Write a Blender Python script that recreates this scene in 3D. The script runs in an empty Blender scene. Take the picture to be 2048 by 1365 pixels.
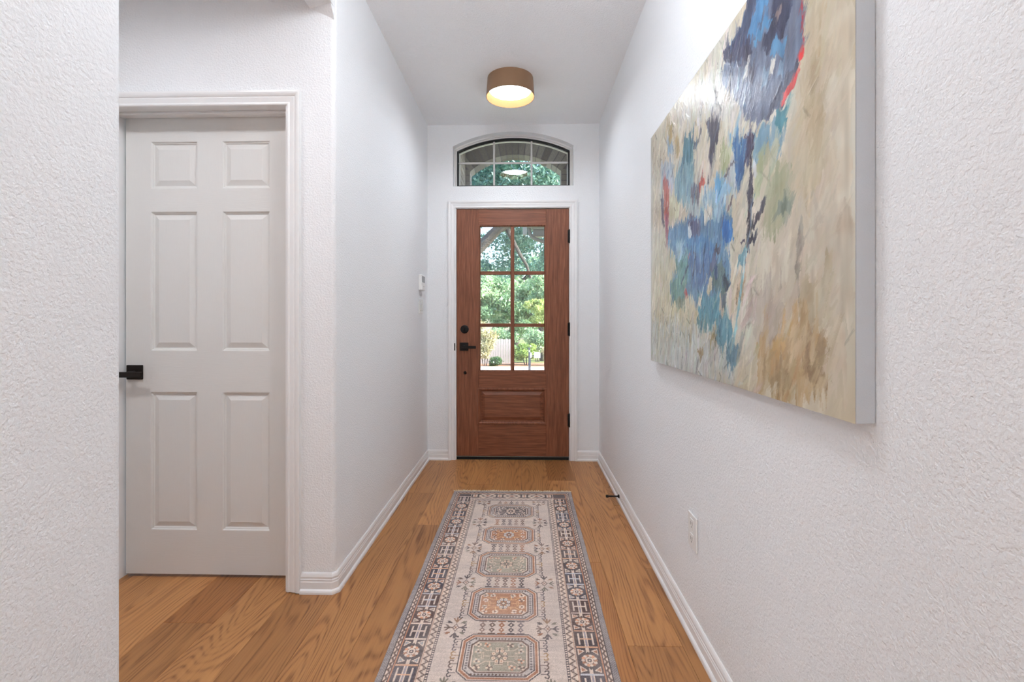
import bpy, bmesh, math, random
import numpy as np
from mathutils import Vector

# ------------------------------------------------------------------ camera, world, lights, exposure
scene = bpy.context.scene
col = scene.collection
R = math.radians

cam_d = bpy.data.cameras.new('camera'); cam = bpy.data.objects.new('camera', cam_d); col.objects.link(cam)
cam_d.sensor_width = 36.0; cam_d.lens = 950.0 / 2048.0 * 36.0
cam_d.shift_y = -(682.5 - 642.0) / 2048.0
cam_d.clip_start = 0.02; cam_d.clip_end = 300
cam.location = (0, 0, 1.13); cam.rotation_euler = (R(90), 0, math.atan(24 / 950.0))
scene.camera = cam

world = bpy.data.worlds.new('sky'); scene.world = world; world.use_nodes = True
wn = world.node_tree; wn.nodes.clear()
sky = wn.nodes.new('ShaderNodeTexSky'); sky.sky_type = 'NISHITA'; sky.sun_disc = False
sky.sun_elevation = R(36); sky.sun_rotation = R(100); sky.air_density = 1.0; sky.dust_density = 1.5
bg = wn.nodes.new('ShaderNodeBackground'); bg.inputs[1].default_value = 0.40
wo = wn.nodes.new('ShaderNodeOutputWorld')
wn.links.new(sky.outputs[0], bg.inputs[0]); wn.links.new(bg.outputs[0], wo.inputs[0])

sun_d = bpy.data.lights.new('sun', 'SUN'); sun_d.energy = 9.5; sun_d.angle = R(0.6); sun_d.color = (1.0, 0.95, 0.86)
sun = bpy.data.objects.new('sun', sun_d); col.objects.link(sun)
sun.rotation_euler = Vector((-0.85, 0.16, -0.62)).to_track_quat('-Z', 'Y').to_euler()

def area(name, loc, rot, sx, sy, power, color):
    d = bpy.data.lights.new(name, 'AREA'); d.shape = 'RECTANGLE'; d.size = sx; d.size_y = sy
    d.energy = power; d.color = color
    o = bpy.data.objects.new(name, d); col.objects.link(o); o.location = loc; o.rotation_euler = rot
    return o
area('left_fill_light', (-3.34, -2.75, 1.35), (R(90), 0, R(-90)), 2.6, 2.1, 38.0, (0.72, 0.90, 1.0))  # fill light added behind the camera, in the unseen left opening
area('right_fill_light', (3.14, -2.75, 1.35), (R(90), 0, R(90)), 2.6, 2.1, 38.0, (0.72, 0.90, 1.0))  # its twin on the right, also added to brighten the hall

vs = scene.view_settings
vs.view_transform = 'Standard'; vs.look = 'None'; vs.exposure = 0.78; vs.gamma = 1.0; vs.use_curve_mapping = False
scene.cycles.max_bounces = 8; scene.cycles.diffuse_bounces = 6; scene.cycles.glossy_bounces = 3; scene.cycles.transmission_bounces = 4; scene.cycles.transparent_max_bounces = 8
scene.cycles.use_adaptive_sampling = True; scene.cycles.adaptive_threshold = 0.10; scene.cycles.adaptive_min_samples = 20
scene.cycles.sample_clamp_indirect = 6.0
scene.cycles.use_denoising = True

# ------------------------------------------------------------------ measures of the hall (metres)
XL, XR, YE, ZC = -0.785, 0.605, 3.845, 2.72        # left wall, right wall, end wall, ceiling
YC = 1.955                                         # face of the wall that holds the white door
WT = 0.105                                         # thickness of the left wall
random.seed(7)
rng = np.random.default_rng(11)

# ------------------------------------------------------------------ helpers
def lin(c):
    r = []
    for v in c[:3]:
        v = v / 255.0
        r.append(v / 12.92 if v <= 0.04045 else ((v + 0.055) / 1.055) ** 2.4)
    return (r[0], r[1], r[2], 1.0)
def lin_np(a):
    a = np.clip(a, 0, 255) / 255.0
    return np.where(a <= 0.04045, a / 12.92, ((a + 0.055) / 1.055) ** 2.4)

class Nodes:
    def __init__(s, name):
        s.m = bpy.data.materials.new(name); s.m.use_nodes = True
        s.t = s.m.node_tree; s.t.nodes.clear()
        s.out = s.n('ShaderNodeOutputMaterial')
    def n(s, kind, **kw):
        x = s.t.nodes.new(kind)
        for k, v in kw.items():
            if k.startswith('i_'):
                key = k[2:]
                x.inputs[int(key) if key.isdigit() else key].default_value = v
            else: setattr(x, k, v)
        return x
    def l(s, a, b): s.t.links.new(a, b)
    def bsdf(s, color=(0.8, 0.8, 0.8, 1), rough=0.5, metal=0.0, spec=0.5):
        b = s.n('ShaderNodeBsdfPrincipled')
        b.inputs['Base Color'].default_value = color; b.inputs['Roughness'].default_value = rough
        b.inputs['Metallic'].default_value = metal; b.inputs['Specular IOR Level'].default_value = spec
        s.l(b.outputs[0], s.out.inputs[0]); return b
    def coords(s, scale=(1, 1, 1), kind='Object', rot=(0, 0, 0)):
        tc = s.n('ShaderNodeTexCoord'); mp = s.n('ShaderNodeMapping')
        mp.inputs['Scale'].default_value = scale; mp.inputs['Rotation'].default_value = rot
        s.l(tc.outputs[kind], mp.inputs[0]); return mp.outputs[0]
    def noise(s, vec, scale, detail=2.0, rough=0.5, dims='3D', w=None, dist=0.0):
        x = s.n('ShaderNodeTexNoise'); x.noise_dimensions = dims
        x.inputs['Scale'].default_value = scale; x.inputs['Detail'].default_value = detail
        x.inputs['Roughness'].default_value = rough; x.inputs['Distortion'].default_value = dist
        s.l(vec, x.inputs['Vector'])
        if w is not None: s.l(w, x.inputs['W'])
        return x.outputs['Fac']
    def math(s, op, a, b=None, c=None, clamp=False):
        x = s.n('ShaderNodeMath', operation=op, use_clamp=clamp)
        for i, v in enumerate((a, b, c)):
            if v is None: continue
            if isinstance(v, (int, float)): x.inputs[i].default_value = v
            else: s.l(v, x.inputs[i])
        return x.outputs[0]
    def ramp(s, fac, stops):
        x = s.n('ShaderNodeValToRGB'); e = x.color_ramp.elements
        while len(e) < len(stops): e.new(0.5)
        for k, (p, c) in enumerate(stops):
            e[k].position = p; e[k].color = c if len(c) == 4 else (*c, 1)
        s.l(fac, x.inputs[0]); return x.outputs[0]
    def mix(s, fac, a, b, mode='MIX'):
        x = s.n('ShaderNodeMix', data_type='RGBA', blend_type=mode)
        for i, v in ((0, fac), (6, a), (7, b)):
            if isinstance(v, (int, float)): x.inputs[i].default_value = v
            elif isinstance(v, tuple): x.inputs[i].default_value = v
            else: s.l(v, x.inputs[i])
        return x.outputs[2]
    def bump(s, h, dist, strength=1.0, into=None):
        x = s.n('ShaderNodeBump'); x.inputs['Distance'].default_value = dist; x.inputs['Strength'].default_value = strength
        s.l(h, x.inputs['Height'])
        if into is not None: s.l(x.outputs[0], into.inputs['Normal'])
        return x.outputs[0]

M = {}
def simple(name, rgb, rough=0.5, metal=0.0, spec=0.5, bump=None):
    k = Nodes(name); b = k.bsdf(lin(rgb), rough, metal, spec)
    v = k.coords()
    if bump: k.bump(k.noise(v, bump[0], 3.0), bump[1], 1.0, b)
    f = k.noise(v, 9.0, 3.0)
    c = k.mix(f, tuple(x * 0.96 for x in lin(rgb)[:3]) + (1,), tuple(min(1, x * 1.04) for x in lin(rgb)[:3]) + (1,))
    k.l(c, b.inputs['Base Color'])
    M[name] = k.m; return k.m

def wall_paint(name, rgb, amt, fine):
    k = Nodes(name); b = k.bsdf(lin(rgb), 0.55, 0, 0.3)
    v = k.coords()
    a = k.noise(v, fine, 2.0, 0.55)
    a = k.ramp(a, [(0.36, (0, 0, 0)), (0.62, (1, 1, 1))])
    c = k.noise(v, fine * 2.4, 2.0, 0.5)
    h = k.math('ADD', k.math('MULTIPLY', a, 1.0), k.math('MULTIPLY', c, 0.45))
    k.bump(h, amt, 1.0, b)
    M[name] = k.m
wall_paint('wall_paint', (239, 241, 243), 0.0008, 130.0)
wall_paint('ceiling_paint', (246, 248, 250), 0.0010, 105.0)
simple('trim_paint', (238, 238, 238), 0.32, 0, 0.5)

k = Nodes('door_paint'); b = k.bsdf(lin((224, 223, 220)), 0.38)
g = k.noise(k.coords((6, 6, 90)), 3.0, 3.0, 0.6); k.bump(g, 0.0006, 0.7, b); M['door_paint'] = k.m
k = Nodes('door_paint_upright'); b = k.bsdf(lin((224, 223, 220)), 0.38)
g = k.noise(k.coords((90, 90, 6)), 3.0, 3.0, 0.6); k.bump(g, 0.0004, 0.6, b); M['door_paint_upright'] = k.m

# oak boards: growth-ring lines, pores and a different tone for each board
k = Nodes('oak'); b = k.bsdf((0.4, 0.2, 0.1, 1), 0.42, 0, 0.45)
oi = k.n('ShaderNodeObjectInfo'); w = k.math('MULTIPLY', oi.outputs['Random'], 37.0)
v1 = k.coords((4.6, 0.50, 1.0)); v2 = k.coords((110.0, 3.0, 1.0)); v3 = k.coords((14.0, 1.6, 1.0))
f1 = k.noise(v1, 1.0, 1.5, 0.45, '4D', w)
wob = k.noise(k.coords((30.0, 9.0, 1.0)), 1.0, 2.0, 0.5, '4D', w)
ph = k.math('ADD', k.math('MULTIPLY', f1, 300.0), k.math('MULTIPLY', wob, 4.0))
ring = k.math('MULTIPLY_ADD', k.math('SINE', ph), 0.5, 0.5)
ring = k.math('POWER', ring, 2.4)
pore = k.noise(v2, 1.0, 4.0, 0.65, '4D', w)
pore_m = k.ramp(pore, [(0.40, (1, 1, 1)), (0.58, (0, 0, 0))])
fade = k.ramp(k.noise(v3, 1.0, 2.0, 0.5, '4D', w), [(0.3, (0.35, 0.35, 0.35)), (0.7, (1, 1, 1))])
line = k.math('MULTIPLY', k.math('MULTIPLY', ring, k.math('MULTIPLY_ADD', pore_m, 0.7, 0.3)), fade)
cloud = k.noise(v3, 0.7, 3.0, 0.55, '4D', k.math('ADD', w, 5.0))
base = k.mix(cloud, lin((174, 120, 72)), lin((204, 150, 95)))
tone = k.ramp(oi.outputs['Random'], [(0.0, (0.80, 0.77, 0.74)), (0.5, (0.98, 0.97, 0.96)), (1.0, (1.10, 1.08, 1.05))])
base = k.mix(1.0, base, tone, 'MULTIPLY')
tint = k.mix(1.0, base, oi.outputs['Color'], 'MULTIPLY')
dark = k.mix(1.0, tint, lin((156, 128, 108)), 'MULTIPLY')
c = k.mix(k.math('MULTIPLY', line, 1.0), tint, dark)
c = k.mix(k.math('MULTIPLY', pore_m, 0.16), c, dark)
vk = k.n('ShaderNodeTexVoronoi', voronoi_dimensions='4D'); vk.inputs['Scale'].default_value = 1.0
k.l(k.coords((5.0, 1.8, 1.0)), vk.inputs['Vector']); k.l(w, vk.inputs['W'])
knot = k.ramp(vk.outputs['Distance'], [(0.045, (1, 1, 1)), (0.085, (0, 0, 0))])
c = k.mix(k.math('MULTIPLY', knot, 0.75), c, lin((62, 38, 24)))
k.l(c, b.inputs['Base Color'])
k.bump(k.math('ADD', line, k.math('MULTIPLY', pore_m, 0.4)), 0.0005, -0.5, b)
M['oak'] = k.m

def mahogany(name, scale):
    k = Nodes(name); b = k.bsdf((0.2, 0.08, 0.04, 1), 0.38, 0, 0.35)
    oi = k.n('ShaderNodeObjectInfo'); w = k.math('MULTIPLY', oi.outputs['Random'], 19.0)
    v = k.coords(scale)
    a = k.noise(v, 3.0, 4.0, 0.6, '4D', w, 0.4)
    a2 = k.noise(k.coords((4, 4, 4)), 1.0, 2.0, 0.5, '4D', w)
    c = k.ramp(a, [(0.30, lin((102, 58, 40))), (0.52, lin((138, 85, 60))), (0.72, lin((164, 108, 80)))])
    c = k.mix(k.math('MULTIPLY', a2, 0.5), c, lin((116, 68, 48)))
    k.l(c, b.inputs['Base Color'])
    f = k.noise(v, 12.0, 2.0, 0.6, '4D', w)
    k.bump(k.math('ADD', a, k.math('MULTIPLY', f, 0.6)), 0.0009, 0.6, b)
    M[name] = k.m
mahogany('mahogany_upright', (26, 26, 1.6))
mahogany('mahogany_across', (1.6, 26, 26))

simple('black_metal', (30, 28, 28), 0.42, 0.6, 0.5)
simple('bronze_metal', (34, 27, 24), 0.45, 0.5, 0.5)
simple('bright_metal', (190, 190, 186), 0.3, 1.0)
simple('rubber', (14, 14, 15), 0.7)
simple('white_plastic', (236, 236, 234), 0.35)
simple('grey_screen', (128, 130, 130), 0.25)
simple('grey_button', (188, 188, 186), 0.5)
simple('dark_slot', (120, 118, 116), 0.5)
simple('shade_outside', (152, 120, 92), 0.42, 0.3)
simple('shade_inside', (104, 70, 45), 0.9, 0.0, 0.0)
simple('canvas_side', (196, 203, 210), 0.75, bump=(700, 0.0004))
simple('window_vinyl', (226, 226, 224), 0.4)
simple('window_gasket', (22, 26, 32), 0.6)
simple('grille_white', (206, 206, 204), 0.45)
simple('fringe_cotton', (226, 212, 186), 0.9)
simple('mortar', (150, 144, 140), 0.95)
simple('porch_paint', (138, 132, 142), 0.8)
simple('soffit_paint', (214, 216, 222), 0.8)
simple('concrete', (205, 200, 192), 0.9, bump=(60, 0.003))
simple('pavement', (214, 212, 210), 0.9, bump=(40, 0.004))
simple('mulch', (150, 112, 88), 0.95, bump=(30, 0.03))
simple('lawn', (110, 122, 70), 0.95, bump=(40, 0.03))
simple('fence_wood', (184, 176, 174), 0.9, bump=(40, 0.003))
simple('gutter_paint', (150, 146, 140), 0.5)
simple('fascia_paint', (206, 204, 198), 0.6)
simple('post_paint', (70, 74, 82), 0.5)
simple('mailbox_paint', (226, 228, 230), 0.5)
simple('bark', (84, 80, 78), 0.95, bump=(25, 0.02))
simple('roofing', (96, 92, 90), 0.9)

k = Nodes('brick'); b = k.bsdf((0.2, 0.15, 0.14, 1), 0.9)
oi = k.n('ShaderNodeObjectInfo')
bc = k.ramp(oi.outputs['Random'], [(0, lin((156, 150, 148))), (0.5, lin((180, 174, 172))), (1, lin((204, 198, 196)))])
n_ = k.noise(k.coords(), 60.0, 4.0, 0.6)
k.l(k.mix(n_, bc, k.mix(1.0, bc, (0.55, 0.55, 0.56, 1), 'MULTIPLY')), b.inputs['Base Color'])
k.bump(n_, 0.004, 0.8, b); M['brick'] = k.m

k = Nodes('glass')
fr = k.n('ShaderNodeFresnel'); fr.inputs['IOR'].default_value = 1.5
tr = k.n('ShaderNodeBsdfTransparent'); tr.inputs[0].default_value = (0.975, 0.985, 0.985, 1)
gl = k.n('ShaderNodeBsdfGlossy'); gl.inputs['Roughness'].default_value = 0.0
mx = k.n('ShaderNodeMixShader'); k.l(fr.outputs[0], mx.inputs[0]); k.l(tr.outputs[0], mx.inputs[1]); k.l(gl.outputs[0], mx.inputs[2])
k.l(mx.outputs[0], k.out.inputs[0]); M['glass'] = k.m

def glow(name, rgb, strength):
    k = Nodes(name); b = k.bsdf((0.9, 0.9, 0.9, 1), 0.5)
    b.inputs['Emission Color'].default_value = lin(rgb); b.inputs['Emission Strength'].default_value = strength
    M[name] = k.m
glow('lamp_diffuser', (240, 247, 255), 24.0)
glow('added_globe_glow', (242, 247, 254), 26.0)  # glow of the added globe above the frame
glow('added_alcove_diffuser', (246, 247, 252), 46.0)  # glow of the added alcove lamp

def leaf_mat(name, c0, c1, c2):
    k = Nodes(name)
    at = k.n('ShaderNodeAttribute', attribute_name='tint')
    c = k.ramp(at.outputs['Fac'], [(0.0, lin(c0)), (0.5, lin(c1)), (1.0, lin(c2))])
    d = k.n('ShaderNodeBsdfDiffuse'); t = k.n('ShaderNodeBsdfTranslucent'); gs = k.n('ShaderNodeBsdfGlossy')
    gs.inputs['Roughness'].default_value = 0.35
    k.l(c, d.inputs[0]); k.l(c, t.inputs[0])
    m1 = k.n('ShaderNodeMixShader'); m1.inputs[0].default_value = 0.4; k.l(d.outputs[0], m1.inputs[1]); k.l(t.outputs[0], m1.inputs[2])
    m2 = k.n('ShaderNodeMixShader'); m2.inputs[0].default_value = 0.06; k.l(m1.outputs[0], m2.inputs[1]); k.l(gs.outputs[0], m2.inputs[2])
    k.l(m2.outputs[0], k.out.inputs[0]); M[name] = k.m
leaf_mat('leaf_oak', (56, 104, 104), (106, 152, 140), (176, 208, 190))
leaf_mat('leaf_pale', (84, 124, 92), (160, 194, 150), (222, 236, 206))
leaf_mat('leaf_yellow', (140, 166, 92), (188, 206, 128), (226, 232, 170))
leaf_mat('leaf_hedge', (96, 130, 70), (150, 180, 96), (205, 215, 130))
leaf_mat('leaf_dusty', (150, 140, 110), (186, 186, 140), (222, 208, 176))
leaf_mat('leaf_dark', (44, 78, 48), (76, 114, 66), (120, 150, 84))

# ---- mesh building
def link(name, me, mat, parent=None, smooth=False):
    if mat: me.materials.append(M[mat])
    o = bpy.data.objects.new(name, me); col.objects.link(o)
    if smooth: me.shade_smooth()
    if parent is not None: o.parent = parent
    return o
def tag(o, label=None, cat=None, group=None, kind=None):
    if label: o['label'] = label
    if cat: o['category'] = cat
    if group: o['group'] = group
    if kind: o['kind'] = kind
    return o
def empty(name, loc, label, cat, group=None, kind=None):
    o = bpy.data.objects.new(name, None); col.objects.link(o); o.location = loc; o.empty_display_size = 0.05
    return tag(o, label, cat, group, kind)
def root_shift(o):
    return Vector((0, 0, 0)) if o is None else (o.location + root_shift(o.parent))

class MB:
    """collects world-space shapes; build() links them as one mesh, in the parent's frame"""
    def __init__(s): s.bm = bmesh.new()
    def box(s, x0, x1, y0, y1, z0, z1, bev=0.0, seg=1):
        vs_ = [s.bm.verts.new(p) for p in ((x0, y0, z0), (x1, y0, z0), (x1, y1, z0), (x0, y1, z0), (x0, y0, z1), (x1, y0, z1), (x1, y1, z1), (x0, y1, z1))]
        fs = [s.bm.faces.new([vs_[i] for i in q]) for q in ((0, 3, 2, 1), (4, 5, 6, 7), (0, 1, 5, 4), (1, 2, 6, 5), (2, 3, 7, 6), (3, 0, 4, 7))]
        if bev > 0:
            es = list({e for f in fs for e in f.edges})
            bmesh.ops.bevel(s.bm, geom=es, offset=bev, segments=seg, affect='EDGES', profile=0.5)
        return s
    def poly(s, pts):
        s.bm.faces.new([s.bm.verts.new(p) for p in pts]); return s
    def prism(s, pts, f0, f1):
        """pts 2D; f0, f1 map a 2D point to the two end positions"""
        a = [s.bm.verts.new(f0(*p)) for p in pts]; b2 = [s.bm.verts.new(f1(*p)) for p in pts]
        n = len(pts)
        s.bm.faces.new(a[::-1]); s.bm.faces.new(b2)
        for i in range(n): s.bm.faces.new([a[i], a[(i + 1) % n], b2[(i + 1) % n], b2[i]])
        return s
    def sweep(s, path, prof, mp, closed=False):
        """2D path, 2D profile (a = offset to the left of the path, b = out of plane); mp(x, y, b) -> 3D; mitred"""
        n = len(path); rows = []
        for i in range(n):
            ds = []
            for (p, q) in (((i - 1) % n, i), (i, (i + 1) % n)):
                if not closed and ((i == 0 and p != i) or (i == n - 1 and q == 0)): continue
                d = Vector(path[q]) - Vector(path[p]); d.normalize(); ds.append(Vector((-d.y, d.x)))
            m = ds[0] if len(ds) == 1 else (ds[0] + ds[1]) / (1 + ds[0].dot(ds[1]))
            rows.append([s.bm.verts.new(mp(path[i][0] + a * m.x, path[i][1] + a * m.y, b_)) for a, b_ in prof])
        k_ = len(prof)
        for i in range(n if closed else n - 1):
            r0, r1 = rows[i], rows[(i + 1) % n]
            for j in range(k_): s.bm.faces.new([r0[j], r0[(j + 1) % k_], r1[(j + 1) % k_], r1[j]])
        if not closed: s.bm.faces.new(rows[0][::-1]); s.bm.faces.new(rows[-1])
        return s
    def lathe(s, prof, c, seg=48, axis='z', flip=1):
        """prof list of (r, h); axis z, x or y"""
        rows = []
        for r, h in prof:
            row = []
            for i in range(seg):
                t = 2 * math.pi * i / seg; u, v = r * math.cos(t), r * math.sin(t)
                p = {'z': (u, v, h), 'y': (u, h, v), 'x': (h, u, v)}[axis]
                row.append(s.bm.verts.new((c[0] + p[0], c[1] + p[1], c[2] + p[2])))
            rows.append(row)
        for a, b_ in zip(rows, rows[1:]):
            for i in range(seg): s.bm.faces.new([a[i], a[(i + 1) % seg], b_[(i + 1) % seg], b_[i]])
        for row, (r, h) in ((rows[0], prof[0]), (rows[-1], prof[-1])):
            if r > 1e-6: s.bm.faces.new(row)
        return s
    def tube(s, pts, rad, seg=8):
        rad = rad if isinstance(rad, (list, tuple)) else [rad] * len(pts)
        pts = [Vector(p) for p in pts]; rows = []
        for i, p in enumerate(pts):
            d = (pts[min(i + 1, len(pts) - 1)] - pts[max(i - 1, 0)]).normalized()
            u = d.orthogonal().normalized() if i == 0 else (u - d * u.dot(d)).normalized()
            v = d.cross(u)
            rows.append([s.bm.verts.new(p + (u * math.cos(t) + v * math.sin(t)) * rad[i]) for t in (2 * math.pi * j / seg for j in range(seg))])
        for a, b_ in zip(rows, rows[1:]):
            for i in range(seg): s.bm.faces.new([a[i], a[(i + 1) % seg], b_[(i + 1) % seg], b_[i]])
        s.bm.faces.new(rows[0][::-1]); s.bm.faces.new(rows[-1]); return s
    def build(s, name, mat, parent=None, smooth=False):
        bmesh.ops.remove_doubles(s.bm, verts=s.bm.verts, dist=1e-6)
        bmesh.ops.recalc_face_normals(s.bm, faces=s.bm.faces)
        sh = root_shift(parent)
        if sh.length > 0: bmesh.ops.translate(s.bm, verts=s.bm.verts, vec=-sh)
        me = bpy.data.meshes.new(name); s.bm.to_mesh(me); s.bm.free()
        o = link(name, me, mat, parent)
        if smooth: me.shade_auto_smooth(angle=R(35)) if hasattr(me, 'shade_auto_smooth') else smooth_by_angle(me, 35)
        return o
def smooth_by_angle(me, deg):
    me.shade_smooth()
    bm = bmesh.new(); bm.from_mesh(me)
    for e in bm.edges:
        e.smooth = not (len(e.link_faces) == 2 and e.calc_face_angle(0) > R(deg))
    bm.to_mesh(me); bm.free()
def struct(name, mb, mat, label, cat, smooth=False):
    return tag(mb.build(name, mat, None, smooth), label, cat, None, 'structure')
def arc(cx, cy, r, a0, a1, n):
    return [(cx + r * math.cos(R(a0 + (a1 - a0) * i / n)), cy + r * math.sin(R(a0 + (a1 - a0) * i / n))) for i in range(n + 1)]
def up(pts, z0, z1):
    return MB().prism(pts, lambda x, y: (x, y, z0), lambda x, y: (x, y, z1))

# ================================================================== THE SHELL
RB = 0.022                                          # radius of the rounded drywall corners
# floor slab with separate oak boards
fl = MB(); fl.box(-3.3, 3.1, -4.5, 3.99, -0.16, -0.014)
floor = struct('floor', fl, 'mortar', 'wide oak board floor of the entrance hall', 'floor')
PW = 0.19
def plank(x0, x1, y0, y1, tintc=(1, 1, 1), seed=None):
    m = MB(); m.box(x0 + 0.0003, x1 - 0.0003, y0 + 0.0003, y1 - 0.0003, -0.014, 0.0, 0.0009)
    bmesh.ops.translate(m.bm, verts=m.bm.verts, vec=(0, 0, 0))
    o = m.build('plank', 'oak', floor)
    o.color = (*tintc, 1); return o
seams = [0.36 + PW * i for i in range(-19, 15)]
joints = {  # measured board ends by column (left edge of the board)
    0.36: [1.66, 3.9], 0.17: [0.35, 2.231, 3.362], -0.02: [1.1, 3.05], -0.21: [0.6, 2.5], -0.40: [1.3, 3.27],
    -0.59: [0.5, 2.62], -0.78: [1.2, 3.1], -0.97: [0.45, 2.3], -1.16: [1.05, 2.6], -1.35: [0.1, 1.745], -1.54: [0.8, 2.2], 0.55: [1.0, 2.18, 2.92],
}
tints = {(-1.35, 2): (0.74, 0.66, 0.60), (0.17, 3): (0.90, 0.84, 0.80), (0.17, 1): (0.93, 0.86, 0.80)}
for sx in seams:
    key = min(joints, key=lambda q: abs(q - sx)); key = key if abs(key - sx) < 0.02 else None
    x0, x1 = max(sx, -3.3), min(sx + PW, 3.1)
    if x1 - x0 < 0.02: continue
    js = list(joints[key]) if key is not None else [random.uniform(-1.0, 0.2), random.uniform(1.2, 2.8)]
    y_end = 3.95
    ys = [-4.5, random.uniform(-3.2, -1.6)] + [j for j in js if j < y_end - 0.05] + [y_end]
    for i in range(len(ys) - 1):
        g = random.uniform(0.93, 1.05)
        t = tints.get((key, i - 1), (g, g, g))
        plank(x0, x1, ys[i], ys[i + 1], t)

# ceiling
struct('ceiling', MB().box(-3.3, 3.1, -4.7, 4.0, ZC, ZC + 0.12), 'ceiling_paint', 'white textured hall ceiling', 'ceiling')
# right wall, left wall with its rounded corner, wall of the white door
struct('wall_right', MB().box(XR, XR + 0.12, -1.1, 3.99, -0.014, ZC), 'wall_paint', 'white textured wall along the right side of the hall', 'wall')
DXL, DXR, DZT = -1.772, -0.986, 2.040               # rough opening of the white door
pts = [(XL, YE + 0.1)] + [(XL, YC + RB)] + arc(XL - RB, YC + RB, RB, 0, -90, 8)[1:] + [(DXR, YC), (DXR, YC + 0.118), (XL - WT, YC + 0.118), (XL - WT, YE + 0.1)]
struct('wall_left', up(pts, -0.014, ZC), 'wall_paint', 'white textured wall along the left side of the hall, ending in a rounded corner', 'wall', True)
m = MB(); m.box(DXL, DXR, YC, YC + 0.118, DZT, ZC); m.box(-2.42, DXL, YC, YC + 0.118, -0.014, ZC)
struct('wall_alcove', m, 'wall_paint', 'white wall above and beside the six-panel door', 'wall')
# near left wall, rounded end
pts = [(XL, -1.1), (XL - WT, -1.1), (XL - WT, 0.915 - RB)] + arc(XL - WT + RB, 0.915 - RB, RB, 180, 90, 6)[1:] + arc(XL - RB, 0.915 - RB, RB, 90, 0, 6)
struct('wall_near_left', up(pts, -0.014, ZC), 'wall_paint', 'white textured wall end in the left foreground', 'wall', True)
# header over the opening in the left wall, with its flared far corner
ZH = 2.43
m = MB(); m.box(XL - WT, XL, 0.8, YC + 0.001, ZH, ZC)
m.bm.faces.ensure_lookup_table()
A, B_, C_, D_ = (XL - WT, YC, ZH), (XL, YC, ZH), (XL - 0.004, YC, ZH - 0.045), (XL - 0.004, YC - 0.035, ZH)
for q in ((A, B_, D_), (A, C_, B_), (A, D_, C_), (B_, C_, D_)): m.poly(q)
struct('wall_upper_left', m, 'wall_paint', 'dropped header above the opening in the left wall', 'wall')
# alcove sides and the room behind the camera
struct('wall_alcove_left', MB().box(-2.42, -2.30, -1.1, YC, -0.014, ZC), 'wall_paint', 'far side wall of the alcove left of the hall', 'wall')
struct('wall_alcove_near', MB().box(-2.30, XL - WT, -1.1, -1.0, -0.014, ZC), 'wall_paint', 'near wall of the alcove left of the hall', 'wall')
for sd_, nm, xa, xb in (('left', 'wall_rear_left', -3.42, -3.30), ('right', 'wall_rear_right', 3.10, 3.22)):
    m = MB(); m.box(xa, xb, -4.5, -4.1, -0.014, ZC); m.box(xa, xb, -1.4, -1.0, -0.014, ZC); m.box(xa, xb, -4.1, -1.4, -0.014, 0.25); m.box(xa, xb, -4.1, -1.4, 2.45, ZC)
    struct(nm, m, 'wall_paint', '%s wall of the room behind the camera, with a wide added window' % sd_, 'wall')
    w_ = empty('added_window_2' if sd_ == 'left' else 'added_window_3', ((xa + xb) / 2, -2.75, 0.25), 'wide unseen window added for fill light, in the %s wall of the room behind the camera' % sd_, 'window', None, 'structure')  # invented window, an opening for the added fill light
    xm = (xa + xb) / 2
    m = MB(); m.sweep([(-4.1, 0.25), (-4.1, 2.45), (-1.4, 2.45), (-1.4, 0.25)], [(0, -0.02), (-0.05, -0.02), (-0.05, 0.02), (0, 0.02)], lambda y, z, b_: (xm + b_ + (-0.03 if xm < 0 else 0.03), y, z), True)
    m.build('frame', 'window_vinyl', w_)
struct('wall_return_left', MB().box(-3.30, -2.42, -1.1, -1.0, -0.014, ZC), 'wall_paint', 'short return wall left of the alcove', 'wall')
struct('wall_return_right', MB().box(XR + 0.12, 3.10, -1.1, -1.0, -0.014, ZC), 'wall_paint', 'return wall right of the hall opening', 'wall')
struct('wall_rear', MB().box(-3.42, 3.22, -4.62, -4.5, -0.014, ZC), 'wall_paint', 'plain white wall behind the camera', 'wall')

# ---- end wall with door opening and arched window recess
OXL, OXR, OZT = -0.566, 0.380, 2.055                # door opening
WXL, WXR, WZB, WZS = -0.577, 0.399, 2.222, 2.548    # window recess: sides, sill, spring
wc = (WXL + WXR) / 2; hw = (WXR - WXL) / 2; rise = 0.116
RA = (hw * hw + rise * rise) / (2 * rise); zc0 = WZS + rise - RA
def arch_pts(half, zs, cz, r, n=20):
    a0 = math.degrees(math.asin(half / r))
    return [(wc + r * math.sin(R(-a0 + 2 * a0 * i / n)), cz + r * math.cos(R(-a0 + 2 * a0 * i / n))) for i in range(n + 1)]
Y0, Y1 = YE, 4.0
m = MB()
m.box(XL - WT, OXL, Y0, Y1, -0.014, WZB); m.box(OXR, XR + 0.12, Y0, Y1, -0.014, WZB)
m.box(OXL, OXR, Y0, Y1, OZT, WZB)
m.box(XL - WT, WXL, Y0, Y1, WZB, ZC); m.box(WXR, XR + 0.12, Y0, Y1, WZB, ZC)
ap = arch_pts(hw, WZS, zc0, RA)
top = [(x, ZC) for x, z in ap]
for (a, b_), (c, d) in zip(zip(ap, top), zip(ap[1:], top[1:])):
    m.prism([a, c, d, b_], lambda x, z: (x, Y0, z), lambda x, z: (x, Y1, z))
bmesh.ops.remove_doubles(m.bm, verts=m.bm.verts, dist=1e-5)
struct('wall_front', m, 'wall_paint', 'white end wall holding the wooden front door and the arched window', 'wall')

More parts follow.
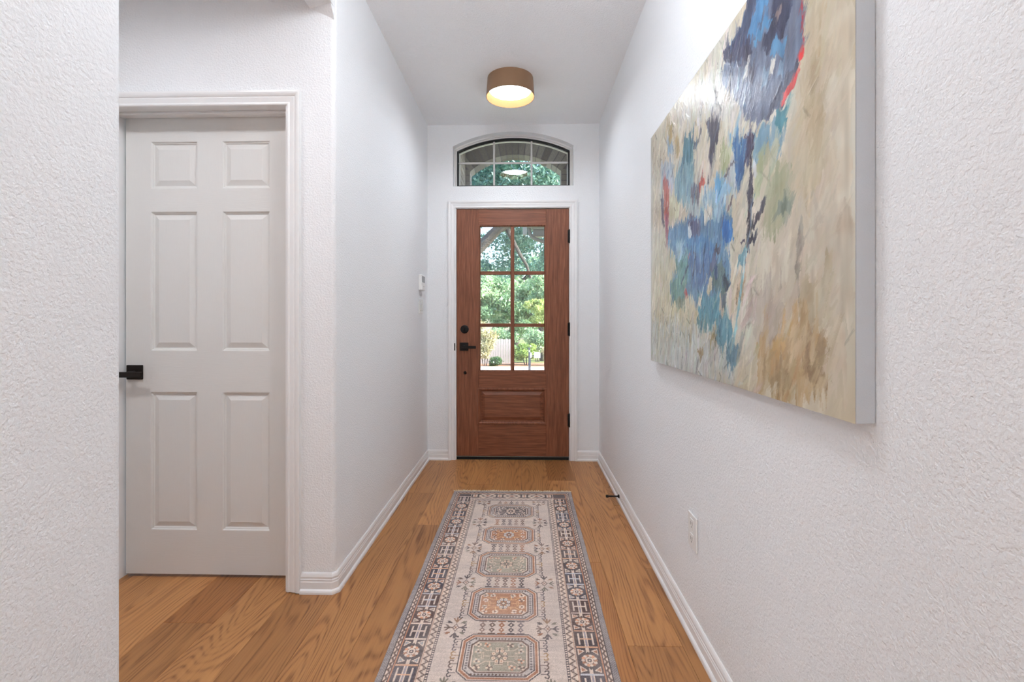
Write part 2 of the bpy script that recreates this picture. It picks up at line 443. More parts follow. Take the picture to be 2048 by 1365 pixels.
# ---- arched window above the door
yw = 3.925
win = empty('window_1', (wc, yw, WZB), 'arched transom window with white grille bars above the front door', 'window', None, 'structure')
def arch_ring(h0, r0, h1, r1, z0, z1, ya, yb, nm, mat):
    """frame between an outer arched outline (h0, r0, z0) and an inner one"""
    po = [(wc - h0, z0)] + arch_pts(h0, 0, zc0, r0) + [(wc + h0, z0)]
    pi = [(wc - h1, z1)] + arch_pts(h1, 0, zc0, r1) + [(wc + h1, z1)]
    m = MB(); n = len(po)
    V = [[m.bm.verts.new((p[0], y, p[1])) for p in L] for y in (ya, yb) for L in (po, pi)]
    for i in range(n):
        j = (i + 1) % n
        for a, b_ in ((0, 1), (1, 3), (3, 2), (2, 0)):
            m.bm.faces.new([V[a][i], V[a][j], V[b_][j], V[b_][i]])
    return m.build(nm, mat, win)
e = 0.0005
arch_ring(hw - e, RA - e, hw - 0.012, RA - 0.012, WZB + e, WZB + 0.012, yw - 0.020, yw + 0.06, 'frame', 'window_vinyl')
arch_ring(hw - 0.0125, RA - 0.0125, hw - 0.022, RA - 0.022, WZB + 0.0125, WZB + 0.022, yw - 0.006, yw + 0.05, 'frame', 'window_vinyl')
arch_ring(hw - 0.0222, RA - 0.0222, hw - 0.034, RA - 0.034, WZB + 0.0222, WZB + 0.030, yw + 0.004, yw + 0.045, 'gasket', 'window_gasket')
arch_ring(hw - 0.034, RA - 0.034, hw - 0.041, RA - 0.041, WZB + 0.030, WZB + 0.034, yw + 0.030, yw + 0.055, 'outer_bead', 'window_vinyl')
m = MB(); hp = hw - 0.026; pp = [(wc - hp, WZB + 0.026)] + arch_pts(hp, 0, zc0, RA - 0.026) + [(wc + hp, WZB + 0.026)]
m.prism(pp, lambda x, z: (x, yw + 0.022, z), lambda x, z: (x, yw + 0.026, z)); m.build('pane', 'glass', win)
zb = 2.440
for x in (-0.248, 0.062):
    zt = zc0 + math.sqrt((RA - 0.034) ** 2 - (x - wc) ** 2)
    MB().box(x - 0.008, x + 0.008, yw + 0.012, yw + 0.0215, WZB + 0.028, zt, 0.002).build('grille_bar', 'grille_white', win)
MB().box(WXL + 0.034, WXR - 0.034, yw + 0.0125, yw + 0.021, zb - 0.008, zb + 0.008, 0.002).build('grille_bar', 'grille_white', win)

# ---- casings
CAS = [(0.0, 0.0), (0.0, 0.0085), (0.004, 0.011), (0.009, 0.0105), (0.012, 0.008), (0.030, 0.0125), (0.034, 0.0115), (0.037, 0.0145), (0.043, 0.0175), (0.050, 0.019), (0.057, 0.0185), (0.057, 0.0)]
cx0, cx1, cz1 = -0.556, 0.371, 2.046
m = MB(); m.sweep([(cx0, 0.0), (cx0, cz1), (cx1, cz1), (cx1, 0.0)], CAS, lambda x, z, b_: (x, YE - b_, z))
t1 = struct('trim_1', m, 'trim_paint', 'white moulded casing around the wooden front door', 'trim')
m = MB()
m.box(OXL, cx0 + 0.006, YE, 3.99, 0.0, cz1 + 0.003); m.box(cx1 - 0.006, OXR, YE, 3.99, 0.0, cz1 + 0.003); m.box(OXL, OXR, YE, 3.99, cz1 - 0.004, OZT)
m.build('jamb', 'trim_paint', t1)
dx0, dx1, dz1 = -1.757, -1.000, 2.027
m = MB(); m.sweep([(dx0 - 0.004, 0.0), (dx0 - 0.004, dz1), (dx1 + 0.016, dz1), (dx1 + 0.016, 0.004)], CAS, lambda x, z, b_: (x, YC - b_, z))
t2 = struct('trim_2', m, 'trim_paint', 'white moulded casing around the six-panel door', 'trim')
m = MB()
m.box(DXL, dx0 - 0.0095, YC, YC + 0.118, 0.0, DZT); m.box(dx1 + 0.007, DXR, YC, YC + 0.118, 0.0, DZT); m.box(dx0 - 0.0095, dx1 + 0.007, YC, YC + 0.118, dz1 + 0.006, DZT)
m.build('jamb', 'trim_paint', t2)
m = MB()   # door stop strips
m.box(dx0 - 0.0095, dx1 + 0.007, YC + 0.055, YC + 0.0965, dz1 - 0.005, dz1 + 0.006, 0.002)
m.build('stop_strip', 'trim_paint', t2)

# ---- baseboards with shoe moulding
BASE = [(0.0, 0.0), (0.011, 0.0), (0.0115, 0.046), (0.0095, 0.050), (0.0105, 0.056), (0.0085, 0.060), (0.0095, 0.068), (0.0065, 0.078), (0.003, 0.083), (0.0, 0.083)]
SHOE = [(0.0112, 0.0), (0.0195, 0.0), (0.0195, 0.008), (0.0175, 0.014), (0.0125, 0.0185), (0.0112, 0.0185)]
def baseboard(name, path, label):
    f = lambda x, y, b_: (x, y, b_)
    o = struct(name, MB().sweep(path, BASE, f), 'trim_paint', label, 'baseboard')
    MB().sweep(path, SHOE, f).build('shoe_moulding', 'trim_paint', o)
r2 = RB * 0.42
baseboard('baseboard_left', [(cx0 - 0.0572, YE), (XL, YE), (XL, YC + r2 * 1.4), (XL - r2 * 1.4, YC), (dx1 + 0.0735, YC)], 'white stepped baseboard along the left wall and around its corner')
baseboard('baseboard_right', [(XR, -1.0), (XR, YE), (cx1 + 0.0572, YE)], 'white stepped baseboard along the right wall')

# ================================================================== FRONT DOOR
FX0, FX1, FZ0, FZ1 = -0.548, 0.363, 0.030, 2.038
FY, FT = 3.853, 0.044
d1 = empty('door_1', ((FX0 + FX1) / 2, FY, 0.0), 'reddish-brown wooden front door with six glass panes', 'door', None, 'structure')
GX0, GX1, GZ0, GZ1 = -0.369, 0.178, 0.714, 1.910
PX0, PX1, PZ0, PZ1 = -0.369, 0.178, 0.296, 0.578
U, A_ = 'mahogany_upright', 'mahogany_across'
def wood(nm, x0, x1, z0, z1, mat, y0=FY, y1=FY + FT, bev=0.0015): return MB().box(x0, x1, y0, y1, z0, z1, bev).build(nm, mat, d1)
wood('stile', FX0, GX0, FZ0, FZ1, U); wood('stile', GX1, FX1, FZ0, FZ1, U)
wood('rail', GX0, GX1, GZ1, FZ1, A_); wood('rail', GX0, GX1, PZ1, GZ0, A_); wood('rail', GX0, GX1, FZ0, PZ0, A_)
def loop(x0, x1, z0, z1, prof, nm, mat, parent=None):
    m = MB(); m.sweep([(x0, z0), (x0, z1), (x1, z1), (x1, z0)], prof, lambda x, z, b_: (x, FY - b_, z), True)
    return m.build(nm, mat, parent or d1)
loop(GX0, GX1, GZ0, GZ1, [(0.0005, 0.003), (-0.006, 0.003), (-0.014, -0.010), (-0.014, -0.030), (0.0005, -0.030)], 'glazing_bead', U)
loop(PX0, PX1, PZ0, PZ1, [(0.008, 0.0), (0.006, 0.006), (-0.004, 0.008), (-0.012, 0.003), (-0.020, -0.010), (-0.020, -0.020), (0.008, -0.004)], 'panel_moulding', U)
m = MB()
pz = [(0.0, -0.016), (0.018, -0.016), (0.040, -0.006)]
def raised(m, x0, x1, z0, z1, y, steps):
    rows = []
    for o_, dpt in steps: rows.append([m.bm.verts.new(p) for p in ((x0 + o_, y - dpt, z0 + o_), (x1 - o_, y - dpt, z0 + o_), (x1 - o_, y - dpt, z1 - o_), (x0 + o_, y - dpt, z1 - o_))])
    for a, b_ in zip(rows, rows[1:]):
        for i in range(4): m.bm.faces.new([a[i], a[(i + 1) % 4], b_[(i + 1) % 4], b_[i]])
    m.bm.faces.new(rows[-1]); m.bm.faces.new(rows[0][::-1]); return m
raised(MB(), 0, 0, 0, 0, 0, [(0, 0)]) if False else None
raised(m, PX0 + 0.012, PX1 - 0.012, PZ0 + 0.012, PZ1 - 0.012, FY, [(0.0, -0.030), (0.0, -0.014), (0.014, -0.014), (0.038, -0.004)])
m.build('panel', A_, d1)
mv = -0.094
MB().box(mv - 0.015, mv + 0.015, FY + 0.001, FY + 0.030, GZ0 + 0.013, GZ1 - 0.013, 0.004).build('muntin', U, d1)
for z in (1.519, 1.094):
    for x0, x1 in ((GX0 + 0.013, mv - 0.0152), (mv + 0.0152, GX1 - 0.013)):
        MB().box(x0, x1, FY + 0.003, FY + 0.030, z - 0.014, z + 0.014, 0.004).build('muntin', A_, d1)
zr = [GZ0 + 0.010, 1.094, 1.519, GZ1 - 0.010]
for i in range(3):
    for x0, x1 in ((GX0 + 0.010, mv), (mv, GX1 - 0.010)):
        MB().box(x0, x1, FY + 0.0305, FY + 0.0345, zr[i], zr[i + 1]).build('pane', 'glass', d1)
MB().box(FX0 + 0.001, FX1 - 0.001, FY - 0.004, FY + 0.03, 0.004, FZ0 - 0.001, 0.002).build('door_sweep', 'rubber', d1)
MB().box(FX0 + 0.001, FX1 - 0.001, FY - 0.0055, FY - 0.0045, 0.027, 0.0300).build('sweep_trim', 'bright_metal', d1)
db = MB().lathe([(0.0, -0.014), (0.026, -0.014), (0.033, -0.009), (0.034, 0.0)], (-0.483, FY, 1.061), 40, 'y').build('deadbolt', 'black_metal', d1, True)
MB().box(-0.4875, -0.4785, FY - 0.030, FY - 0.0142, 1.041, 1.081, 0.003).build('thumb_turn', 'black_metal', db)
hd = MB().box(-0.521, -0.452, FY - 0.008, FY, 0.886, 0.953, 0.002).build('lever_handle', 'black_metal', d1)
MB().lathe([(0.0, -0.046), (0.011, -0.046), (0.011, -0.008)], (-0.486, FY, 0.917), 20, 'y').build('spindle', 'black_metal', hd, True)
MB().box(-0.504, -0.386, FY - 0.058, FY - 0.0462, 0.9055, 0.9285, 0.002).build('lever', 'black_metal', hd)
MB().lathe([(0.0, -0.016), (0.008, -0.015), (0.0115, -0.010), (0.0125, 0.0)], (-0.479, FY, 0.707), 24, 'y').build('chain_knob', 'black_metal', d1, True)
sp = MB().box(FX0 - 0.0175, FX0 - 0.0085, YE - 0.0125, YE - 0.0088, 0.888, 0.948, 0.0015).build('strike_plate', 'black_metal', t1)
MB().box(FX0 - 0.0075, FX0 - 0.001, FY - 0.006, FY + 0.02, 0.908, 0.926, 0.001).build('latch', 'bright_metal', d1)
for z in (1.813, 1.061, 0.326):
    h = MB().lathe([(0.0, z - 0.055), (0.0045, z - 0.055), (0.0065, z - 0.052), (0.0065, z + 0.052), (0.0045, z + 0.055), (0.0, z + 0.055)], (FX1 + 0.0015, FY - 0.0105, 0), 16).build('hinge', 'black_metal', d1, True)
    MB().box(FX1 - 0.010, FX1 + 0.0008, FY - 0.0025, FY - 0.0002, z - 0.050, z + 0.050).build('hinge_leaf', 'black_metal', h)

# ================================================================== WHITE SIX-PANEL DOOR
WY = 2.054
d2 = empty('door_2', (-1.38, WY, 0.0), 'white six-panel interior door with a dark lever handle', 'door', None, 'structure')
wx0, wx1, wz0, wz1 = dx0, dx1 + 0.004, 0.014, 2.026
colx = [(-1.648, -1.435), (-1.327, -1.112)]
rowz = [(0.206, 0.818), (0.996, 1.613), (1.711, 1.922)]
# face of the slab cut around six recesses
xs = [wx0, colx[0][0], colx[0][1], colx[1][0], colx[1][1], wx1]
zs = [wz0, rowz[0][0], rowz[0][1], rowz[1][0], rowz[1][1], rowz[2][0], rowz[2][1], wz1]
def slab(nm, x0, x1, z0, z1, mat): return MB().box(x0, x1, WY, WY + 0.035, z0, z1).build(nm, mat, d2)
slab('stile', xs[0], xs[1], wz0, wz1, 'door_paint_upright'); slab('stile', xs[4], xs[5], wz0, wz1, 'door_paint_upright')
for i in (0, 2, 4, 6): slab('rail', xs[1], xs[4], zs[i], zs[i + 1], 'door_paint')
for i in (1, 3, 5): slab('mullion', xs[2], xs[3], zs[i], zs[i + 1], 'door_paint_upright')
for x0, x1 in colx:
    for z0, z1 in rowz:
        m = MB(); raised(m, x0, x1, z0, z1, WY, [(0.0, -0.030), (0.0, 0.0), (0.0035, -0.0005), (0.007, -0.006), (0.010, -0.0065), (0.013, -0.011), (0.016, -0.0112), (0.038, -0.0025)])
        m.build('panel', 'door_paint_upright', d2)
rx, rz = -1.714, 0.903
hh = MB().box(rx - 0.036, rx + 0.036, WY - 0.008, WY, rz - 0.032, rz + 0.032, 0.002).build('lever_handle', 'bronze_metal', d2)
MB().lathe([(0.0, -0.044), (0.0115, -0.044), (0.0115, -0.008)], (rx, WY, rz - 0.004), 20, 'y').build('spindle', 'bronze_metal', hh, True)
MB().box(rx - 0.045, rx + 0.070, WY - 0.056, WY - 0.0442, rz - 0.018, rz + 0.006, 0.002).build('lever', 'bronze_metal', hh)

# ================================================================== CEILING LIGHT
def ceiling_lamp(LX, LY, label, diff):
    LB = ZC - 0.120; n = 72
    lamp = empty('ceiling_light', (LX, LY, ZC), label, 'ceiling light', 'flush drum ceiling lights')
    def ring(m, prof):
        rows = [[m.bm.verts.new((LX + r * math.cos(2 * math.pi * i / n), LY + r * math.sin(2 * math.pi * i / n), z)) for i in range(n)] for r, z in prof]
        for a, b_ in zip(rows, rows[1:]):
            for i in range(n): m.bm.faces.new([a[i], a[(i + 1) % n], b_[(i + 1) % n], b_[i]])
    m = MB(); ring(m, [(0.1475, ZC - 0.0005), (0.150, ZC - 0.0005), (0.1585, LB), (0.157, LB)]); m.build('shade', 'shade_outside', lamp, True)
    m = MB(); ring(m, [(0.157, LB), (0.1555, LB), (0.1475, ZC - 0.0005)]); m.build('shade_lining', 'shade_inside', lamp, True)
    MB().lathe([(0.0, LB + 0.032), (0.06, LB + 0.033), (0.110, LB + 0.036), (0.135, LB + 0.042), (0.140, LB + 0.050), (0.140, LB + 0.060), (0.0, LB + 0.060)], (LX, LY, 0), n).build('diffuser', diff, lamp, True)
    MB().lathe([(0.0, LB + 0.062), (0.12, LB + 0.062), (0.12, ZC - 0.001), (0.0, ZC - 0.001)], (LX, LY, 0), 40).build('base_plate', 'white_plastic', lamp, True)
ceiling_lamp(-0.090, 3.12, 'flush round ceiling light with a tan drum shade and white diffuser', 'lamp_diffuser')
pl = empty('added_globe_light', (-0.09, 1.22, ZC), 'round opal glass globe added out of view under the hall ceiling for fill light', 'ceiling light')  # unseen globe added to even out the brightness of the hall
MB().lathe([(0.0, -0.025), (0.055, -0.025), (0.06, -0.015), (0.06, -0.0005), (0.0, -0.0005)], (-0.09, 1.22, ZC), 32).build('canopy', 'bronze_metal', pl, True)
MB().lathe([(0.0, -0.050), (0.006, -0.050), (0.006, -0.024), (0.0, -0.024)], (-0.09, 1.22, ZC), 12).build('rod', 'bronze_metal', pl, True)
MB().lathe([(0.0, -0.065), (0.03, -0.065), (0.03, -0.040), (0.0, -0.040)], (-0.09, 1.22, ZC), 20).build('holder', 'bronze_metal', pl, True)
MB().lathe([(0.12 * math.sin(R(a)), -0.170 - 0.12 * math.cos(R(a))) for a in range(0, 170, 17)], (-0.09, 1.22, ZC), 18).build('globe', 'added_globe_glow', pl, True)
ceiling_lamp(-1.55, 0.95, 'flush drum ceiling light added out of view in the alcove before the six-panel door', 'added_alcove_diffuser')  # unseen lamp added to brighten the alcove and its door

# ================================================================== SMALL THINGS ON THE WALLS
kp = empty('alarm_keypad', (XL, 3.57, 1.36), 'small white wall keypad with a grey screen above the light switch', 'keypad')
MB().box(XL + 0.0005, XL + 0.025, 3.512, 3.632, 1.360, 1.476, 0.004).build('body', 'white_plastic', kp)
MB().box(XL + 0.0248, XL + 0.0262, 3.524, 3.622, 1.418, 1.466, 0.0005).build('screen', 'grey_screen', kp)
MB().box(XL + 0.0245, XL + 0.028, 3.516, 3.628, 1.364, 1.412, 0.002).build('cover_flap', 'white_plastic', kp)
MB().lathe([(0.0, 0.0295), (0.004, 0.0295), (0.005, 0.0278)], (XL, 3.572, 1.39), 16, 'x').build('button', 'grey_button', kp)
sw = empty('light_switch', (XL, 3.58, 1.18), 'white double light switch plate under the keypad', 'light switch')
MB().box(XL + 0.0005, XL + 0.0065, 3.515, 3.645, 1.183, 1.297, 0.002).build('plate', 'white_plastic', sw)
for y in (3.553, 3.607):
    r_ = MB().box(XL + 0.006, XL + 0.0075, y - 0.017, y + 0.017, 1.206, 1.274, 0.0005).build('rocker_frame', 'grey_button', sw)
    MB().box(XL + 0.0075, XL + 0.010, y - 0.015, y + 0.015, 1.209, 1.271, 0.001).build('rocker', 'white_plastic', r_)
ol = empty('wall_outlet', (XR, 1.708, 0.31), 'white duplex outlet plate low on the right wall', 'outlet')
MB().box(XR - 0.0065, XR - 0.0005, 1.666, 1.750, 0.317, 0.440, 0.0025).build('plate', 'white_plastic', ol)
for z in (0.405, 0.352):
    q = MB().box(XR - 0.0085, XR - 0.006, 1.692, 1.724, z - 0.019, z + 0.019, 0.001).build('receptacle', 'white_plastic', ol)
    for y in (1.702, 1.715): MB().box(XR - 0.0089, XR - 0.0084, y - 0.0012, y + 0.0012, z - 0.004, z + 0.009).build('slot', 'dark_slot', q)
    MB().lathe([(0.0, -0.0089), (0.003, -0.0089), (0.003, -0.0084)], (XR, 1.7085, z - 0.010), 10, 'x').build('slot', 'dark_slot', q)
MB().lathe([(0.0, -0.0075), (0.003, -0.0072), (0.0035, -0.006)], (XR, 1.708, 0.3785), 12, 'x').build('screw', 'white_plastic', ol)
ds = empty('door_stop', (XR, 2.98, 0.033), 'black rod door stop sticking out of the right baseboard', 'door stop')
bx_ = XR - 0.0112
MB().lathe([(0.0, 0.0), (0.012, 0.0), (0.0115, -0.004), (0.006, -0.009), (0.0048, -0.014), (0.0048, -0.068)], (bx_, 2.98, 0.034), 16, 'x').build('rod', 'black_metal', ds, True)
MB().lathe([(0.0048, -0.066), (0.0085, -0.067), (0.009, -0.079), (0.006, -0.083), (0.0, -0.083)], (bx_, 2.98, 0.034), 16, 'x').build('bumper', 'rubber', ds, True)

# ================================================================== PAINTING ON THE RIGHT WALL
PAINT = [
 ((196, 188, 172), 0.9, [(-0.049, 1.654), (0.504, 1.281), (0.679, -0.064), (-0.049, -0.185)]),
 ((186, 178, 152), 0.7, [(0.067, 0.552), (0.311, 0.508), (0.596, 0.246), (0.596, 0.116), (0.083, 0.074)]),
 ((178, 186, 190), 0.8, [(-0.015, 0.183), (0.717, 0.159), (0.852, 0.073), (0.881, -0.031), (-0.015, -0.089)]),  # pale gloss reflection painted into the colour at the lower far corner
 ((190, 176, 150), 0.8, [(0.988, 0.954), (1.25, 0.832), (1.264, 0.464), (1.154, 0.345), (1.136, 0.643)]),
 ((182, 166, 138), 0.8, [(1.154, 0.707), (1.22, 0.681), (1.236, 0.549), (1.171, 0.555)]),
 ((200, 190, 172), 0.8, [(1.22, 0.739), (1.311, 0.735), (1.311, 0.284), (1.236, 0.379)]),
 ((196, 186, 170), 0.8, [(0.988, 0.434), (1.305, 0.407), (1.311, 0.18), (1.077, 0.203)]),
 ((182, 170, 145), 0.7, [(1.117, 0.266), (1.25, 0.282), (1.264, 0.18), (1.188, 0.17)]),
 ((160, 164, 136), 0.6, [(1.045, 0.536), (1.123, 0.532), (1.117, 0.437), (1.069, 0.371), (1.0, 0.378), (1.007, 0.454)]),
 ((172, 160, 148), 0.8, [(0.91, 0.245), (1.088, 0.268), (1.098, 0.18), (0.937, 0.149)]),
 ((150, 146, 138), 0.7, [(1.132, 0.349), (1.158, 0.355), (1.154, 0.263), (1.14, 0.222)]),
 ((174, 146, 106), 0.8, [(0.975, 0.156), (1.154, 0.201), (1.257, 0.143), (1.243, 0.058), (1.136, 0.012), (0.963, 0.039)]),
 ((196, 164, 118), 0.7, [(1.045, 0.169), (1.136, 0.18), (1.136, 0.117), (1.056, 0.106)]),
 ((140, 120, 96), 0.8, [(1.154, 0.128), (1.239, 0.142), (1.25, 0.073), (1.175, 0.054)]),
 ((150, 130, 100), 0.8, [(1.0, 0.073), (1.117, 0.094), (1.127, 0.053), (1.011, 0.032)]),
 ((200, 180, 150), 0.7, [(1.077, 0.164), (1.117, 0.169), (1.197, 0.061), (1.163, 0.047)]),
 ((168, 138, 98), 0.8, [(1.077, 0.035), (1.154, 0.035), (1.136, 0.001), (1.056, 0.004)]),
 ((206, 194, 176), 0.7, [(1.22, 0.161), (1.292, 0.18), (1.298, 0.039), (1.264, 0.061)]),
 ((104, 114, 136), 0.4, [(0.937, 0.988), (0.988, 1.038), (1.165, 0.906), (1.165, 0.773), (1.143, 0.692), (1.088, 0.652), (1.011, 0.649), (0.915, 0.705), (0.753, 0.894), (0.852, 0.937)]),
 ((72, 84, 110), 0.3, [(0.958, 1.048), (1.0, 1.017), (0.937, 0.925), (0.836, 0.892), (0.804, 0.944), (0.896, 0.957)]),
 ((82, 134, 176), 0.35, [(0.992, 1.022), (1.045, 0.983), (1.023, 0.918), (0.968, 0.893), (0.923, 0.869), (0.91, 0.903), (0.958, 0.937)]),
 ((62, 66, 90), 0.3, [(1.052, 0.979), (1.121, 0.928), (1.127, 0.849), (1.105, 0.809), (1.045, 0.806), (1.007, 0.808), (0.997, 0.839), (1.039, 0.873)]),
 ((150, 140, 140), 0.5, [(1.016, 0.864), (1.056, 0.845), (1.048, 0.787), (0.992, 0.812)]),
 ((92, 146, 186), 0.35, [(1.023, 0.895), (1.052, 0.878), (1.0, 0.862), (0.963, 0.852), (0.958, 0.875)]),
 ((176, 172, 164), 0.5, [(1.125, 0.85), (1.15, 0.828), (1.136, 0.748), (1.105, 0.744), (1.102, 0.773)]),
 ((92, 112, 132), 0.5, [(1.143, 0.817), (1.161, 0.806), (1.154, 0.728), (1.132, 0.719)]),
 ((90, 140, 178), 0.3, [(1.052, 0.821), (1.109, 0.783), (1.098, 0.757), (1.034, 0.792)]),
 ((158, 170, 186), 0.6, [(0.937, 0.868), (1.045, 0.8), (1.107, 0.759), (1.09, 0.703), (1.034, 0.696), (0.937, 0.704), (0.875, 0.791)]),
 ((74, 76, 100), 0.4, [(0.774, 0.962), (0.937, 0.9), (0.95, 0.848), (0.875, 0.86), (0.788, 0.911)]),
 ((78, 80, 98), 0.4, [(1.14, 0.725), (1.154, 0.715), (1.113, 0.675), (1.034, 0.649), (1.016, 0.666), (1.077, 0.693)]),
 ((186, 186, 182), 0.7, [(0.341, 0.946), (0.596, 0.959), (0.852, 0.863), (0.937, 0.736), (0.881, 0.702), (0.596, 0.813)]),  # white sheen on the paint, put into the colour as a pale patch
 ((84, 140, 152), 0.4, [(1.063, 0.652), (1.105, 0.642), (1.098, 0.606), (1.052, 0.618)]),
 ((170, 60, 72), 0.05, [(1.152, 0.904), (1.158, 0.901), (1.168, 0.74), (1.165, 0.74)]),
 ((214, 54, 52), 0.05, [(1.159, 0.745), (1.17, 0.735), (1.168, 0.724), (1.154, 0.715), (1.147, 0.725)]),
 ((208, 90, 90), 0.12, [(1.15, 0.709), (1.158, 0.703), (1.128, 0.672), (1.086, 0.652), (1.077, 0.659), (1.117, 0.686)]),
 ((118, 152, 172), 0.5, [(0.931, 0.652), (1.034, 0.632), (1.09, 0.607), (1.077, 0.559), (1.007, 0.531), (0.95, 0.535), (0.942, 0.608)]),
 ((182, 178, 150), 0.5, [(1.023, 0.596), (1.077, 0.587), (1.056, 0.532), (1.0, 0.533)]),
 ((84, 82, 96), 0.3, [(0.647, 0.798), (0.76, 0.76), (0.739, 0.717), (0.71, 0.691), (0.702, 0.655), (0.675, 0.658), (0.679, 0.718)]),
 ((84, 82, 96), 0.15, [(0.683, 0.663), (0.698, 0.657), (0.667, 0.595), (0.651, 0.6)]),
 ((74, 112, 156), 0.35, [(0.839, 0.68), (0.915, 0.653), (0.921, 0.602), (0.899, 0.558), (0.881, 0.521), (0.864, 0.531), (0.852, 0.613)]),
 ((110, 160, 195), 0.5, [(0.82, 0.69), (0.875, 0.671), (0.864, 0.636), (0.839, 0.647)]),
 ((84, 78, 102), 0.3, [(0.904, 0.663), (0.96, 0.641), (0.958, 0.596), (0.921, 0.57), (0.899, 0.584), (0.921, 0.62)]),
 ((78, 76, 88), 0.15, [(0.937, 0.609), (0.947, 0.606), (0.945, 0.513), (0.955, 0.508), (0.953, 0.457), (0.942, 0.457), (0.934, 0.395), (0.926, 0.352), (0.918, 0.354), (0.921, 0.436), (0.926, 0.486), (0.918, 0.516), (0.931, 0.52)]),
 ((84, 80, 88), 0.15, [(1.007, 0.467), (1.016, 0.447), (0.968, 0.411), (0.945, 0.404), (0.937, 0.413), (0.968, 0.436)]),
 ((62, 60, 70), 0.2, [(0.921, 0.39), (0.963, 0.393), (0.975, 0.381), (0.968, 0.372), (0.926, 0.374)]),
 ((86, 80, 96), 0.2, [(0.881, 0.394), (0.91, 0.387), (0.91, 0.378), (0.887, 0.384)]),
 ((118, 158, 172), 0.4, [(0.873, 0.356), (0.918, 0.363), (0.915, 0.324), (0.87, 0.325)]),
 ((156, 190, 196), 0.2, [(0.912, 0.367), (0.923, 0.366), (0.887, 0.233), (0.842, 0.099), (0.827, 0.098), (0.875, 0.234)]),
 ((92, 128, 140), 0.35, [(0.442, 0.841), (0.542, 0.805), (0.533, 0.721), (0.484, 0.694), (0.41, 0.708), (0.432, 0.773)]),
 ((160, 172, 186), 0.6, [(0.158, 0.827), (0.311, 0.815), (0.341, 0.71), (0.254, 0.667), (0.144, 0.748)]),
 ((128, 158, 168), 0.45, [(0.341, 0.729), (0.426, 0.748), (0.542, 0.701), (0.523, 0.606), (0.494, 0.579), (0.341, 0.631)]),
 ((172, 96, 84), 0.3, [(0.187, 0.765), (0.261, 0.734), (0.267, 0.634), (0.254, 0.588), (0.214, 0.607), (0.2, 0.671)]),
 ((156, 92, 106), 0.3, [(0.214, 0.607), (0.261, 0.592), (0.254, 0.499), (0.221, 0.508)]),
 ((92, 88, 104), 0.3, [(0.151, 0.7), (0.194, 0.673), (0.207, 0.564), (0.172, 0.579)]),
 ((186, 94, 82), 0.25, [(0.57, 0.613), (0.614, 0.642), (0.647, 0.61), (0.587, 0.595)]),
 ((102, 100, 112), 0.35, [(0.518, 0.634), (0.587, 0.624), (0.596, 0.538), (0.56, 0.51), (0.494, 0.527)]),
 ((150, 184, 204), 0.5, [(0.63, 0.606), (0.788, 0.528), (0.794, 0.477), (0.717, 0.465), (0.63, 0.498)]),
 ((176, 190, 196), 0.5, [(0.852, 0.64), (0.875, 0.605), (0.852, 0.505), (0.814, 0.501), (0.808, 0.558)]),
 ((98, 132, 162), 0.35, [(0.473, 0.535), (0.596, 0.525), (0.717, 0.48), (0.827, 0.467), (0.839, 0.413), (0.788, 0.382), (0.827, 0.325), (0.824, 0.27), (0.774, 0.25), (0.76, 0.181), (0.717, 0.163), (0.596, 0.165), (0.579, 0.227), (0.504, 0.267), (0.353, 0.249), (0.28, 0.28), (0.28, 0.326), (0.376, 0.358), (0.341, 0.437), (0.248, 0.47), (0.267, 0.546)]),
 ((82, 112, 156), 0.4, [(0.463, 0.445), (0.717, 0.42), (0.739, 0.328), (0.679, 0.281), (0.528, 0.291), (0.494, 0.372)]),
 ((86, 90, 122), 0.35, [(0.484, 0.529), (0.605, 0.51), (0.596, 0.44), (0.542, 0.396), (0.494, 0.413)]),
 ((56, 116, 180), 0.3, [(0.774, 0.47), (0.83, 0.445), (0.839, 0.394), (0.781, 0.4), (0.764, 0.441)]),
 ((172, 196, 206), 0.5, [(0.605, 0.487), (0.753, 0.472), (0.753, 0.414), (0.679, 0.396), (0.614, 0.421)]),
 ((188, 184, 170), 0.5, [(0.725, 0.401), (0.804, 0.394), (0.794, 0.356), (0.753, 0.341), (0.717, 0.372)]),
 ((96, 136, 130), 0.4, [(0.286, 0.334), (0.453, 0.344), (0.473, 0.272), (0.376, 0.234), (0.299, 0.255)]),
 ((110, 150, 146), 0.45, [(0.388, 0.421), (0.484, 0.416), (0.484, 0.338), (0.399, 0.328)]),
 ((84, 136, 154), 0.4, [(0.57, 0.26), (0.753, 0.254), (0.767, 0.187), (0.717, 0.163), (0.596, 0.157)]),
 ((96, 118, 118), 0.4, [(0.679, 0.35), (0.771, 0.346), (0.82, 0.278), (0.771, 0.253), (0.698, 0.272)]),
 ((62, 74, 90), 0.3, [(0.767, 0.318), (0.788, 0.316), (0.82, 0.275), (0.794, 0.257)]),
 ((92, 96, 124), 0.35, [(0.702, 0.392), (0.725, 0.396), (0.725, 0.344), (0.671, 0.323)]),
 ((196, 180, 160), 0.45, [(0.753, 0.259), (0.794, 0.266), (0.788, 0.229), (0.746, 0.181)]),
 ((100, 116, 128), 0.35, [(0.76, 0.26), (0.801, 0.262), (0.788, 0.221), (0.764, 0.224)]),
 ((172, 78, 90), 0.2, [(0.442, 0.283), (0.473, 0.285), (0.484, 0.258), (0.458, 0.257)]),
 ((172, 70, 80), 0.2, [(0.484, 0.409), (0.508, 0.407), (0.508, 0.397), (0.489, 0.4)]),
 ((120, 132, 120), 0.4, [(0.353, 0.257), (0.453, 0.259), (0.453, 0.224), (0.376, 0.219)]),
 ((98, 142, 158), 0.45, [(0.725, 0.166), (0.794, 0.206), (0.833, 0.174), (0.839, 0.113), (0.753, 0.091), (0.717, 0.121)]),
